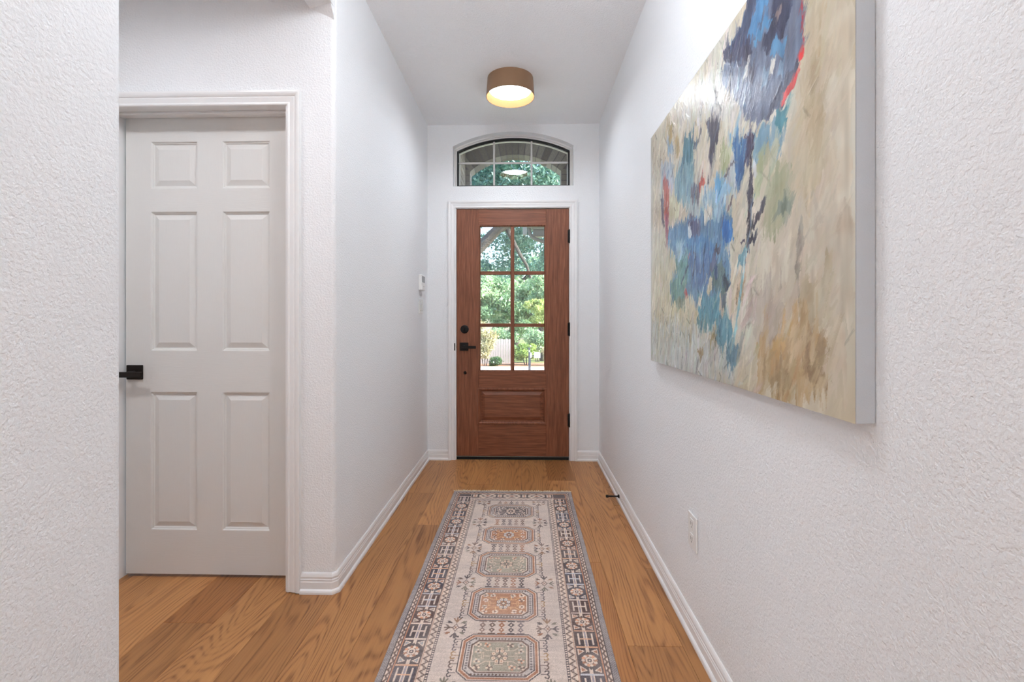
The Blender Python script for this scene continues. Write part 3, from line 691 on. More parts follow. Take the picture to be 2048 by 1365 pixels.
 ((108, 140, 156), 0.45, [(0.814, 0.108), (0.875, 0.114), (0.858, 0.062), (0.801, 0.043), (0.794, 0.075)]),
 ((102, 140, 148), 0.45, [(0.56, 0.181), (0.679, 0.187), (0.679, 0.158), (0.574, 0.155)]),
 ((150, 130, 100), 0.35, [(0.579, 0.088), (0.63, 0.094), (0.622, 0.067), (0.574, 0.07)]),
 ((150, 140, 110), 0.35, [(0.679, 0.132), (0.732, 0.137), (0.717, 0.109), (0.679, 0.111)]),
 ((142, 162, 178), 0.4, [(0.234, 0.898), (0.317, 0.871), (0.329, 0.824), (0.254, 0.843)]),
 ((82, 92, 108), 0.2, [(0.542, 0.775), (0.57, 0.761), (0.56, 0.742), (0.537, 0.746)]),
 ((112, 112, 112), 0.15, [(0.605, 0.8), (0.618, 0.791), (0.579, 0.758), (0.565, 0.766)]),
 ((140, 176, 200), 0.4, [(0.71, 0.613), (0.788, 0.581), (0.833, 0.537), (0.814, 0.523), (0.739, 0.545)]),
 ((106, 158, 196), 0.35, [(0.717, 0.599), (0.76, 0.583), (0.753, 0.547), (0.713, 0.561)]),
 ((168, 182, 182), 0.4, [(0.453, 0.599), (0.63, 0.558), (0.63, 0.536), (0.579, 0.522), (0.463, 0.562)]),
 ((206, 206, 196), 0.35, [(0.63, 0.536), (0.702, 0.522), (0.695, 0.49), (0.639, 0.48)]),
 ((118, 110, 116), 0.15, [(0.833, 0.518), (0.842, 0.513), (0.808, 0.477), (0.791, 0.475)]),
 ((118, 110, 116), 0.15, [(0.845, 0.612), (0.855, 0.607), (0.82, 0.593), (0.788, 0.581), (0.781, 0.586)]),
 ((192, 192, 166), 0.4, [(0.267, 0.67), (0.341, 0.661), (0.41, 0.599), (0.353, 0.553), (0.28, 0.592)]),
 ((84, 130, 172), 0.35, [(0.463, 0.474), (0.596, 0.457), (0.71, 0.421), (0.702, 0.383), (0.494, 0.41)]),
 ((78, 74, 86), 0.2, [(0.71, 0.403), (0.753, 0.399), (0.76, 0.378), (0.725, 0.375)]),
 ((106, 146, 140), 0.35, [(0.341, 0.405), (0.421, 0.405), (0.484, 0.355), (0.473, 0.297), (0.388, 0.296)]),
 ((58, 74, 102), 0.05, [(0.556, 0.401), (0.565, 0.398), (0.537, 0.313), (0.523, 0.315)]),
 ((58, 74, 102), 0.05, [(0.626, 0.404), (0.635, 0.402), (0.635, 0.285), (0.626, 0.286)]),
 ((66, 80, 100), 0.05, [(0.494, 0.378), (0.504, 0.377), (0.421, 0.308), (0.41, 0.312)]),
 ((192, 186, 166), 0.25, [(0.671, 0.311), (0.698, 0.313), (0.695, 0.281), (0.671, 0.258), (0.655, 0.268)]),
 ((150, 176, 190), 0.3, [(0.353, 0.471), (0.421, 0.47), (0.432, 0.415), (0.376, 0.389)]),
 ((202, 196, 182), 0.3, [(0.587, 0.253), (0.614, 0.258), (0.605, 0.223), (0.579, 0.23)]),
 ((60, 84, 120), 0.3, [(0.71, 0.337), (0.732, 0.343), (0.739, 0.31), (0.71, 0.301)]),
 ((196, 208, 212), 0.25, [(0.484, 0.512), (0.513, 0.513), (0.523, 0.47), (0.494, 0.461)]),
 ((214, 206, 192), 0.4, [(0.639, 0.717), (0.687, 0.654), (0.679, 0.61), (0.63, 0.628), (0.614, 0.694)]),
 ((168, 150, 112), 0.4, [(0.241, 0.96), (0.293, 0.946), (0.317, 0.878), (0.267, 0.87)]),
 ((172, 156, 120), 0.35, [(0.341, 0.858), (0.376, 0.867), (0.399, 0.803), (0.353, 0.789)]),
 ((170, 176, 140), 0.4, [(0.753, 0.675), (0.808, 0.67), (0.82, 0.61), (0.767, 0.584)]),
 ((176, 182, 150), 0.4, [(0.958, 0.565), (1.007, 0.563), (0.997, 0.492), (0.963, 0.487)]),
 ((196, 202, 206), 0.4, [(0.947, 0.556), (0.968, 0.574), (0.973, 0.533), (0.953, 0.534)]),
 ((130, 140, 128), 0.35, [(1.069, 0.45), (1.117, 0.442), (1.113, 0.413), (1.069, 0.418)]),
 ((206, 196, 176), 0.5, [(0.827, 0.318), (0.91, 0.316), (0.881, 0.207), (0.827, 0.181)]),
 ((186, 164, 138), 0.5, [(0.852, 0.289), (0.91, 0.289), (0.899, 0.233), (0.852, 0.227)]),
 ((128, 124, 128), 0.25, [(0.753, 1.097), (0.794, 1.056), (0.774, 1.04), (0.739, 1.069)]),
 ((60, 62, 84), 0.3, [(0.794, 0.943), (0.852, 0.916), (0.827, 0.891), (0.788, 0.91)]),
 ((196, 198, 196), 0.3, [(0.926, 0.853), (0.942, 0.849), (0.921, 0.807), (0.899, 0.818)]),
 ((126, 150, 172), 0.3, [(1.007, 0.774), (1.034, 0.769), (1.016, 0.727), (0.992, 0.734)]),
 ((196, 196, 190), 0.3, [(1.043, 0.778), (1.061, 0.773), (1.048, 0.741), (1.03, 0.748)]),
 ((84, 86, 106), 0.3, [(0.937, 0.824), (0.968, 0.819), (0.958, 0.778), (0.931, 0.776)]),
 ((120, 146, 172), 0.3, [(1.077, 0.759), (1.102, 0.748), (1.09, 0.72), (1.069, 0.726)]),
 ((140, 128, 128), 0.3, [(1.077, 0.893), (1.09, 0.885), (1.069, 0.854), (1.056, 0.859)]),
]
def vnoise(nt, ns, ct, cs, seed):
    """smooth value noise on an nt x ns grid with ct x cs cells"""
    g = np.random.default_rng(seed).random((ct + 3, cs + 3))
    y = np.linspace(0, ct, nt); x = np.linspace(0, cs, ns)
    yi = y.astype(int); xi = x.astype(int); fy = y - yi; fx = x - xi
    fy = (fy * fy * (3 - 2 * fy))[:, None]; fx = (fx * fx * (3 - 2 * fx))[None, :]
    a = g[yi][:, xi]; b_ = g[yi][:, xi + 1]; c = g[yi + 1][:, xi]; d = g[yi + 1][:, xi + 1]
    return (a * (1 - fx) + b_ * fx) * (1 - fy) + (c * (1 - fx) + d * fx) * fy
def in_poly(S, T, P):
    r = np.zeros(S.shape, bool); n = len(P)
    for i in range(n):
        x0, y0 = P[i]; x1, y1 = P[(i + 1) % n]
        if y0 == y1: continue
        r ^= ((T > y0) != (T > y1)) & (S < (x1 - x0) * (T - y0) / (y1 - y0) + x0)
    return r
def grid_mesh(name, co, colr, nt, ns, mat, parent):
    me = bpy.data.meshes.new(name)
    idx = np.arange(nt * ns).reshape(nt, ns)
    q = np.stack([idx[:-1, :-1], idx[:-1, 1:], idx[1:, 1:], idx[1:, :-1]], -1).reshape(-1, 4)
    me.vertices.add(nt * ns); me.vertices.foreach_set('co', co.reshape(-1).astype(np.float32))
    me.loops.add(q.size); me.loops.foreach_set('vertex_index', q.reshape(-1).astype(np.int32))
    me.polygons.add(len(q)); me.polygons.foreach_set('loop_start', np.arange(0, q.size, 4, dtype=np.int32))
    at = me.color_attributes.new('paint', 'FLOAT_COLOR', 'POINT')
    c4 = np.ones((nt * ns, 4), np.float32); c4[:, :3] = lin_np(colr.reshape(-1, 3))
    at.data.foreach_set('color', c4.reshape(-1))
    me.update(); me.validate()
    me.shade_smooth()
    return link(name, me, mat, parent)

k = Nodes('oil_paint'); b = k.bsdf((0.5, 0.5, 0.5, 1), 0.40, 0, 0.35)
at = k.n('ShaderNodeAttribute', attribute_name='paint'); k.l(at.outputs['Color'], b.inputs['Base Color'])
b.inputs['Coat Weight'].default_value = 0.35; b.inputs['Coat Roughness'].default_value = 0.12
bn = k.bump(k.math('ADD', k.noise(k.coords((1, 1, 1)), 900.0, 2.0), k.noise(k.coords((1, 260, 60)), 1.0, 3.0)), 0.00025, 0.5, b)
k.l(bn, b.inputs['Coat Normal']); M['oil_paint'] = k.m

PYF, PYN, PZ_B, PZ_T = 2.150, 0.832, 0.952, 1.950
PLX = XR - 0.0005; PFX = 0.570
def painting():
    L, Hh = PYF - PYN, PZ_T - PZ_B
    ns, nt = 600, 440
    s_ = np.linspace(0, L, ns); t_ = np.linspace(0, Hh, nt)
    S, T = np.meshgrid(s_, t_)
    C = np.zeros((nt, ns, 3)); C[:] = (198, 191, 173)
    # broad brushing of the ground colour
    u = S * 0.9 + T * 0.4
    br = vnoise(nt, ns, 5, 26, 1) * 0.6 + vnoise(nt, ns, 9, 70, 2) * 0.4 - 0.5
    C += br[..., None] * np.array((34, 36, 42))
    C += ((vnoise(nt, ns, 6, 7, 3) - 0.5)[..., None]) * np.array((10, 22, 36))
    Hm = np.zeros((nt, ns))
    w1 = vnoise(nt, ns, 10, 150, 4) - 0.5; w2 = vnoise(nt, ns, 30, 34, 5) - 0.5; w3 = vnoise(nt, ns, 110, 120, 6) - 0.5
    soft = vnoise(nt, ns, 16, 190, 8)
    def lay(lo, hi, kw):
        nonlocal C
        for i, (c, sf, P) in enumerate(PAINT):
            if not lo <= sf < hi: continue
            k1 = (0.02 + 0.10 * sf) * kw; ms = (0.035 * sf + 0.004) * kw
            Sw = S + ms * 0.8 * w2 + 0.012 * kw * w3; Tw = T + k1 * w1 + ms * w2
            mk = in_poly(Sw, Tw, P).astype(float)
            al = mk * np.clip(1.15 - sf * (0.25 + 0.75 * soft), 0, 1)
            cc = np.array(c, float) + ((vnoise(nt, ns, 12, 120, 100 + i) - 0.5) * 34)[..., None] + ((vnoise(nt, ns, 40, 40, 200 + i) - 0.5) * 24)[..., None] * np.array((0.6, 1.0, 1.2))
            C = C * (1 - al[..., None]) + cc * al[..., None]
            Hm[:] += mk * 0.00015 * (1 - sf)
    lay(0.3, 9, 1.0)
    # brush strokes that pick up the colour under them
    g = np.random.default_rng(5)
    ds_, dt_ = s_[1] - s_[0], t_[1] - t_[0]
    def stroke(s0, t0, ln, wd, ang, colr, alpha, hgt, sd):
        dx, dy = math.cos(ang), math.sin(ang)
        ex, ey = abs(dx) * ln / 2 + abs(dy) * wd, abs(dy) * ln / 2 + abs(dx) * wd
        i0, i1 = int(max(0, (s0 - ex) / ds_)), int(min(ns, (s0 + ex) / ds_ + 2)); j0, j1 = int(max(0, (t0 - ey) / dt_)), int(min(nt, (t0 + ey) / dt_ + 2))
        if i1 - i0 < 2 or j1 - j0 < 2: return
        a = (S[j0:j1, i0:i1] - s0) * dx + (T[j0:j1, i0:i1] - t0) * dy
        p = -(S[j0:j1, i0:i1] - s0) * dy + (T[j0:j1, i0:i1] - t0) * dx
        br_ = 0.5 + 0.5 * np.sin(p / wd * 19 + sd) * np.sin(p / wd * 7.3 + sd * 2.1)
        m_ = (np.abs(p) < wd / 2) & (np.abs(a) < ln / 2 * (0.75 + 0.35 * br_))
        al = (m_ * alpha * (0.55 + 0.45 * br_))[..., None]
        C[j0:j1, i0:i1] = C[j0:j1, i0:i1] * (1 - al) + np.array(colr) * al
        edge = np.exp(-((np.abs(p) - wd / 2) / (wd * 0.12)) ** 2) * (np.abs(a) < ln / 2)
        Hm[j0:j1, i0:i1] += hgt * (m_ * br_ * 0.5 + edge)
    for n_ in range(1500):
        s0, t0 = g.uniform(0, L * 0.97), g.uniform(0, Hh)
        j, i = int(t0 / dt_), int(s0 / ds_)
        c = C[min(j, nt - 1), min(i, ns - 1)].copy()
        sat = c.max() - c.min()
        busy = 1.0 if s0 < 0.98 else 0.35
        c = c + g.normal(0, 3.5 * busy, 3) + g.normal(0, 11 * busy)
        ang = g.normal(1.32 if s0 < 0.85 else 1.05, 0.28)
        stroke(s0, t0, g.uniform(0.03, 0.10), g.uniform(0.006, 0.020), ang, c, 0.7, 0.00016 * busy, g.uniform(0, 6))
    lay(0.0, 0.46, 0.55)
    for n_ in range(4200):
        s0, t0 = g.uniform(0, L * 0.97), g.uniform(0, Hh)
        c = C[min(int(t0 / dt_), nt - 1), min(int(s0 / ds_), ns - 1)].copy(); busy = 1.0 if s0 < 0.98 else 0.3
        stroke(s0, t0, g.uniform(0.012, 0.045), g.uniform(0.0035, 0.009), g.normal(1.3 if s0 < 0.85 else 1.0, 0.3), c + g.normal(0, 3 * busy, 3) + g.normal(0, 15 * busy), 0.6, 0.00014 * busy, g.uniform(0, 6))
    for n_ in range(900):     # accents in the busy part
        s0, t0 = g.uniform(0.03, 0.95), g.uniform(0.10, 1.0)
        lc_ = C[min(int(t0 / dt_), nt - 1), min(int(s0 / ds_), ns - 1)]
        blue = lc_[2] > lc_[0] + 8; dk = lc_.mean() < 118
        if dk: pal = [(70, 72, 92), (122, 156, 186), (176, 178, 176), (96, 92, 110), (150, 140, 140), (66, 96, 140)]
        elif blue: pal = [(64, 92, 140), (150, 184, 200), (110, 150, 150), (206, 208, 204), (78, 84, 104), (96, 140, 172), (190, 186, 164)]
        else: pal = [(214, 204, 186), (178, 178, 150), (170, 152, 120), (196, 190, 184), (226, 222, 212), (150, 150, 140)]
        c = np.array(pal[g.integers(len(pal))], float) * 0.7 + lc_ * 0.3
        if s0 > 0.80 and not (blue or dk): continue
        stroke(s0, t0, g.uniform(0.015, 0.06), g.uniform(0.003, 0.009), g.normal(1.3, 0.32), c, 0.72, 0.0003, g.uniform(0, 6))
    for n_ in range(260):     # ridges of thick paint, dark on one side
        if n_ < 150: s0, t0 = g.uniform(0.0, 0.85), g.uniform(0.0, 0.22) if n_ % 2 else g.uniform(0.80, 0.998)
        else: s0, t0 = g.uniform(0.0, L), g.uniform(0.0, Hh)
        ang = g.choice([0.9, 1.25, 2.0, 2.3]) + g.normal(0, 0.2)
        stroke(s0, t0, g.uniform(0.02, 0.06), g.uniform(0.0045, 0.0065), ang, C[min(int(t0 / dt_), nt - 1), min(int(s0 / ds_), ns - 1)] * g.choice([0.62, 0.8, 1.1]), 0.75 if s0 < 0.9 else 0.3, 0.0007, g.uniform(0, 6))
    # folded-over strip along the far edge and a faint wrap line at the near edge
    fs = np.clip(1 - S / 0.035, 0, 1)[..., None] * 0.8
    C = C * (1 - fs) + np.array((186, 188, 188)) * fs
    co = np.stack([PFX - Hm, PYF - S, PZ_B + T], -1)
    co[0, :, 0] = co[-1, :, 0] = PFX; co[:, 0, 0] = co[:, -1, 0] = PFX
    C = (C - 150) * 1.10 + 146
    return co, np.clip(C, 20, 245), nt, ns
pa = empty('canvas_painting', (PLX, (PYF + PYN) / 2, PZ_B), 'large abstract canvas painting in blue, beige and grey on the right wall', 'painting')
co, C, nt, ns = painting()
co = co - np.array(pa.location)[None, None, :]
o = grid_mesh('painted_face', co, C, nt, ns, 'oil_paint', pa)
m = MB(); m.box(PFX + 0.0004, PLX, PYN, PYF, PZ_B, PZ_T, 0.0015); m.build('wrapped_canvas', 'canvas_side', pa)
pts_ = None

# ================================================================== RUNNER RUG
k = Nodes('rug_wool'); b = k.bsdf((0.5, 0.5, 0.5, 1), 0.95, 0, 0.1)
at = k.n('ShaderNodeAttribute', attribute_name='paint')
sp_ = k.noise(k.coords((1, 1, 1)), 420.0, 2.0, 0.6)
k.l(k.mix(1.0, at.outputs['Color'], k.ramp(sp_, [(0.3, (0.82, 0.82, 0.82)), (0.7, (1.14, 1.14, 1.14))]), 'MULTIPLY'), b.inputs['Base Color'])
k.bump(k.math('ADD', sp_, k.noise(k.coords((30, 700, 1)), 1.0, 2.0)), 0.0012, 0.7, b); M['rug_wool'] = k.m
RX0, RX1, RYF, RYN = -0.467, 0.306, 3.130, 0.690
def rug():
    W, Ln = RX1 - RX0, RYF - RYN
    ns, nt = 386, 900
    x = np.linspace(-W / 2, W / 2, ns); y = np.linspace(RYN, RYF, nt)
    X_, Y_ = np.meshgrid(x, y)
    cream, field, slate, rust, sage, dusk, grey = [np.array(c, float) for c in ((212, 194, 180), (198, 183, 173), (98, 89, 89), (166, 121, 99), (152, 143, 129), (118, 100, 93), (156, 147, 145))]
    C = np.zeros((nt, ns, 3)); C[:] = field
    def put(mask, c, a=1.0):
        C[mask] = C[mask] * (1 - a) + np.asarray(c) * a
    hx = W / 2
    ex = hx - np.abs(X_); ef = RYF - Y_; en = Y_ - RYN; ey = np.minimum(ef, en)
    side = X_ > 0
    # window-limited drawing
    def sub(x0, x1, y0, y1):
        i0, i1 = np.searchsorted(x, x0), np.searchsorted(x, x1); j0, j1 = np.searchsorted(y, y0), np.searchsorted(y, y1)
        return slice(j0, j1), slice(i0, i1)
    def poly(P, c, a=1.0):
        xs_ = [p[0] for p in P]; ys_ = [p[1] for p in P]; w_ = sub(min(xs_) - .003, max(xs_) + .003, min(ys_) - .003, max(ys_) + .003)
        m_ = in_poly(X_[w_], Y_[w_], P); v_ = C[w_]; v_[m_] = v_[m_] * (1 - a) + np.asarray(c) * a
    def line(p, q, wd, c, a=1.0):
        d = Vector(q) - Vector(p); L_ = d.length
        if L_ < 1e-6: return
        n_ = Vector((-d.y, d.x)) / L_ * wd / 2
        poly([(p[0] + n_.x, p[1] + n_.y), (q[0] + n_.x, q[1] + n_.y), (q[0] - n_.x, q[1] - n_.y), (p[0] - n_.x, p[1] - n_.y)], c, a)
    def disc(cx, cy, rx, ry, c, a=1.0): poly([(cx + rx * math.cos(t), cy + ry * math.sin(t)) for t in np.linspace(0, 2 * math.pi, 13)[:-1]], c, a)
    def dia(cx, cy, rx, ry, c): poly([(cx - rx, cy), (cx, cy + ry), (cx + rx, cy), (cx, cy - ry)], c)
    # guard bands: outer grey, dark line, zigzag, stripes, main border, stripes, zigzag, dotted line
    e_all = np.minimum(ex, ey * 1.0)
    along = np.where(ex <= ey, Y_, X_)
    put(e_all < 0.021, grey); hb = (np.floor((along + e_all) / 0.0045).astype(int) % 2 == 0) & (e_all < 0.021); put(hb, grey * 0.86)
    put((e_all >= 0.021) & (e_all < 0.0255), slate * 0.95)
    def zig(lo, hi, per, ed, al, msk):
        tri = np.abs(((al / per) % 1.0) * 2 - 1); pos = lo + 0.0025 + (hi - lo - 0.005) * tri
        put(msk & (ed >= lo) & (ed < hi), cream * 0.98)
        put(msk & (ed >= lo) & (ed < hi) & (np.abs(ed - pos) < 0.0040), dusk)
        dots = (np.abs(tri - 0.5) > 0.40) & (np.abs(ed - (lo + hi) / 2) < 0.0022); put(msk & dots & (ed >= lo) & (ed < hi), slate, 0.7)
    allm = np.ones_like(X_, bool)
    zig(0.0255, 0.0400, 0.026, e_all, along, allm)
    inner = e_all >= 0.040
    put((e_all >= 0.040) & (e_all < 0.0425), slate); put((e_all >= 0.0425) & (e_all < 0.0465), rust * 1.12); put((e_all >= 0.0465) & (e_all < 0.0490), dusk)
    sideband = (ex < 0.166) & (ey > 0.049)
    main = (ex >= 0.049) & (ex < 0.124) & (ey >= 0.049); put(main, slate * 1.06)
    put((ex >= 0.124) & (ex < 0.1265) & (ey > 0.049), dusk); put((ex >= 0.1265) & (ex < 0.130) & (ey > 0.049), cream); put((ex >= 0.130) & (ex < 0.1325) & (ey > 0.049), rust)
    zig(0.1325, 0.155, 0.030, ex, Y_, (ey > 0.13))
    dm = (ex >= 0.155) & (ex < 0.166) & (ey > 0.15); put(dm, slate)
    put(dm & (np.abs(ex - 0.1605) < 0.0022) & (((Y_ / 0.011) % 1.0) < 0.5), cream)
    # end border
    fieldx = ex >= 0.124
    put(fieldx & (ey >= 0.049) & (ey < 0.118), cream * 0.94); put(fieldx & (ey >= 0.118) & (ey < 0.122), rust)
    put(fieldx & (ey >= 0.122) & (ey < 0.145) & (ex >= 0.124), field); put((ex >= 0.155) & (ey >= 0.150) & (ey < 0.158), slate)
    for sy, sg in ((RYF, -1), (RYN, 1)):
        yc = sy + sg * 0.083
        for i, xc in enumerate(np.linspace(-0.235, 0.235, 7)):
            if i % 2 == 0:
                for q in (-1, 1):
                    line((xc - 0.022, yc + q * 0.026), (xc + 0.022, yc + q * 0.026), 0.010, slate); line((xc - 0.020, yc), (xc - 0.020, yc + q * 0.024), 0.010, slate); line((xc + 0.020, yc), (xc + 0.020, yc + q * 0.024), 0.010, slate)
                line((xc, yc - 0.022), (xc, yc + 0.022), 0.006, rust * 1.1)
            else:
                dia(xc, yc, 0.042, 0.034, slate); dia(xc, yc, 0.030, 0.022, cream); dia(xc, yc, 0.016, 0.012, rust); dia(xc, yc, 0.006, 0.006, slate)
                for q in (-1, 1):
                    poly([(xc + q * 0.034, yc + 0.028), (xc + q * 0.060, yc + 0.032), (xc + q * 0.060, yc + 0.008)], slate); poly([(xc + q * 0.034, yc - 0.028), (xc + q * 0.060, yc - 0.032), (xc + q * 0.060, yc - 0.008)], slate)
        tri = np.abs(((X_ / 0.030) % 1.0) * 2 - 1)
        eb = ef if sg < 0 else en
        put((np.abs(eb - (0.126 + 0.014 * tri)) < 0.003) & (ex > 0.135), dusk)
    # side main border: H blocks and flower diamonds in turn
    hc = [2.99, 2.763, 2.545, 2.324, 2.105, 1.905, 1.713, 1.50, 1.285, 1.075, 0.865]
    for sg in (-1, 1):
        off = -0.028 if sg > 0 else 0.0
        xc = sg * (hx - 0.0865); a0, a1 = xc - 0.0375, xc + 0.0375
        for i, h0 in enumerate(hc):
            h = h0 + off; hl = 0.043
            tone = [slate, slate * np.array((0.97, 1.0, 1.05)), slate * np.array((1.06, 0.98, 0.94))][i % 3]
            poly([(a0, h - hl), (a1, h - hl), (a1, h + hl), (a0, h + hl)], tone)
            lc = [cream, np.array((206, 164, 136)), np.array((186, 184, 186))][(i + (sg > 0)) % 3]
            line((xc, h - hl), (xc, h + hl), 0.0125, cream); line((xc, h - hl), (xc, h + hl), 0.005, np.array((150, 140, 146)))
            line((xc - 0.026, h), (xc + 0.026, h), 0.0075, lc)
            for q in (-1, 1): line((xc + q * 0.0245, h - 0.029), (xc + q * 0.0245, h + 0.029), 0.0065, cream * 0.97)
            for yy in (h - hl, h + hl): line((a0, yy), (a1, yy), 0.007, lc)
            # diamond block between this H and the next one nearer
            if i + 1 < len(hc): top_, bot = h - hl, hc[i + 1] + off + hl
            else: top_, bot = h - hl, h - hl - 0.13
            yc = (top_ + bot) / 2; hh_ = (top_ - bot) / 2
            if bot < RYN + 0.05: continue
            poly([(a0, bot), (a1, bot), (a1, top_), (a0, top_)], tone)
            for yy in (bot, top_): line((a0, yy), (a1, yy), 0.007, lc)
            acc = [rust, sage, np.array((150, 150, 152)), rust * 1.08][(i + (sg > 0) * 2) % 4]
            for qx in (-1, 1):
                for qy in (-1, 1):
                    P = [(xc + qx * 0.034, yc + qy * (hh_ - 0.008)), (xc + qx * 0.034, yc + qy * (hh_ * 0.38)), (xc + qx * 0.010, yc + qy * (hh_ - 0.018))]
                    poly(P, cream); cg = (sum(p[0] for p in P) / 3, sum(p[1] for p in P) / 3)
                    poly([(cg[0] + (p[0] - cg[0]) * 0.55, cg[1] + (p[1] - cg[1]) * 0.55) for p in P], acc)
            line((xc, bot), (xc, bot + hh_ * 0.5), 0.012, cream * 0.98); line((xc, top_ - hh_ * 0.5), (xc, top_), 0.012, cream * 0.98)
            dia(xc, yc, 0.037, hh_ * 0.66, tone * 0.95)
            rs = random.Random(i * 7 + (sg > 0))
            for q in range(14):
                t = 2 * math.pi * q / 14; disc(xc + 0.021 * math.cos(t), yc + hh_ * 0.36 * math.sin(t), 0.0062, 0.0062, cream if q % 2 else (np.array((204, 150, 120)) if q % 4 else rust))
            disc(xc, yc, 0.014, hh_ * 0.25, cream); disc(xc, yc, 0.008, 0.009, slate); disc(xc, yc, 0.003, 0.004, cream)
    # medallions down the field
    meds = [(2.805, 0.200, 'd'), (2.495, 0.205, 'r'), (2.195, 0.228, 'g'), (1.889, 0.223, 'r'), (1.592, 0.222, 'g'), (1.285, 0.22, 'd'), (0.98, 0.22, 'r')]
    def octa(xc, yc, w_, h_, ch): return [(xc - w_ + ch, yc - h_), (xc + w_ - ch, yc - h_), (xc + w_, yc - h_ + ch), (xc + w_, yc + h_ - ch), (xc + w_ - ch, yc + h_), (xc - w_ + ch, yc + h_), (xc - w_, yc + h_ - ch), (xc - w_, yc - h_ + ch)]
    inks = {'d': np.array((102, 94, 95)), 'r': np.array((174, 128, 103)), 'g': np.array((154, 146, 132))}
    rs = random.Random(3)
    for yc, hgt, kind in meds:
        h_ = hgt / 2; w_ = 0.136; ch = 0.036
        for d_, c in ((0.0, slate), (0.004, cream), (0.007, rust if kind != 'd' else np.array((156, 128, 112))), (0.0155, cream), (0.0185, slate * 1.05), (0.0225, np.array((188, 178, 172))), (0.036, dusk), (0.0425, cream)):
            poly(octa(0, yc, w_ - d_, h_ - d_ * 0.92, max(0.012, ch - d_ * 0.35)), c)
        poly(octa(0, yc, w_ - 0.046, h_ - 0.042, 0.020), inks[kind])
        # small teeth in the pale band
        for q in np.arange(-w_ + 0.05, w_ - 0.045, 0.0115):
            for s2 in (-1, 1): dia(q, yc + s2 * (h_ - 0.0265), 0.0045, 0.0050, dusk)
        for q in np.arange(-h_ + 0.052, h_ - 0.045, 0.012):
            for s2 in (-1, 1): dia(s2 * (w_ - 0.0295), yc + q, 0.0050, 0.0050, slate * 1.2)
        ink = inks[kind]; lt = cream * 1.02 if kind != 'g' else np.array((206, 188, 170)); lw = np.array((208, 170, 130)) if kind == 'r' else lt * 0.96
        iw, ih = w_ - 0.046, h_ - 0.042
        # arms
        for s2 in (-1, 1):
            line((s2 * 0.03, yc), (s2 * (iw - 0.018), yc), 0.0035, lw); line((s2 * 0.056, yc - 0.016), (s2 * 0.056, yc + 0.016), 0.008, lw); line((s2 * 0.056, yc - 0.012), (s2 * 0.056, yc + 0.012), 0.003, ink)
            for s3 in (-1, 1):
                line((s2 * 0.014, yc + s3 * 0.026), (s2 * 0.046, yc + s3 * 0.026), 0.0035, lw); line((s2 * 0.046, yc + s3 * 0.026), (s2 * 0.066, yc + s3 * 0.042), 0.0035, lw); line((s2 * 0.030, yc + s3 * 0.026), (s2 * 0.030, yc + s3 * 0.042), 0.0035, lw)
            line((-0.014, yc + s2 * 0.038), (0.014, yc + s2 * 0.038), 0.0045, lw)
        # little flowers
        for fx, fy in ((-0.072, 0.30), (0.072, 0.34), (-0.074, -0.36), (0.073, -0.32), (-0.045, 0.78), (0.036, 0.76), (-0.030, -0.78), (0.044, -0.76), (-0.075, 0.78), (0.072, 0.78), (-0.072, -0.76), (0.074, -0.78)):
            py = yc + fy * ih; tone = [lt, rust * 1.15, dusk, np.array((176, 170, 160))][rs.randrange(4)] if kind != 'd' else [lt * 0.9, dusk * 0.8, np.array((150, 144, 146))][rs.randrange(3)]
            for q in range(6):
                t = math.pi * q / 3 + rs.random(); disc(fx + 0.0085 * math.cos(t), py + 0.0085 * math.sin(t), 0.0042, 0.0048, lt if q % 2 else tone)
            disc(fx, py, 0.0036, 0.004, dusk)
        # centre rosette
        for q in range(8):
            t = math.pi * q / 4 + math.pi / 8; disc(0.021 * math.cos(t), yc + 0.027 * math.sin(t), 0.0088, 0.0105, dusk); disc(0.021 * math.cos(t), yc + 0.027 * math.sin(t), 0.0072, 0.0088, lt if kind != 'r' else np.array((200, 194, 190))); disc(0.021 * math.cos(t), yc + 0.027 * math.sin(t), 0.0022, 0.003, rust)
        line((0, yc - 0.038), (0, yc + 0.038), 0.0032, slate); line((-0.030, yc), (0.030, yc), 0.0030, slate)
        dia(0, yc, 0.012, 0.015, dusk); dia(0, yc, 0.006, 0.008, lt)
        # hooks left and right
        for s2 in (-1, 1):
            for q, hy in enumerate(np.linspace(-h_ * 0.72, h_ * 0.72, 5)):
                c = [slate, dusk, np.array((160, 128, 96)), slate * 1.2, slate][q]
                bx = s2 * (w_ + 0.022); line((s2 * w_, yc + hy), (bx, yc + hy), 0.0028, c)
                for s3 in (-1, 1):
                    P = [(bx, yc + hy), (bx + s2 * 0.006, yc + hy + s3 * 0.008), (bx + s2 * 0.002, yc + hy + s3 * 0.017), (bx - s2 * 0.007, yc + hy + s3 * 0.015), (bx - s2 * 0.007, yc + hy + s3 * 0.010)]
                    for p, q2 in zip(P, P[1:]): line(p, q2, 0.0046, c)
            for s3 in (-1, 1):
                bx, by = s2 * (w_ - 0.006), yc + s3 * (h_ + 0.006)
                for p, q2 in (((bx, by), (bx + s2 * 0.010, by + s3 * 0.002)), ((bx + s2 * 0.010, by + s3 * 0.002), (bx + s2 * 0.010, by + s3 * 0.013)), ((bx + s2 * 0.010, by + s3 * 0.013), (bx, by + s3 * 0.013))): line(p, q2, 0.0034, slate)
    # diamonds and star flowers between the medallions
    gaps = [2.952] + [(a[0] - a[1] / 2 + b2[0] + b2[1] / 2) / 2 for a, b2 in zip(meds, meds[1:])] + [0.845]
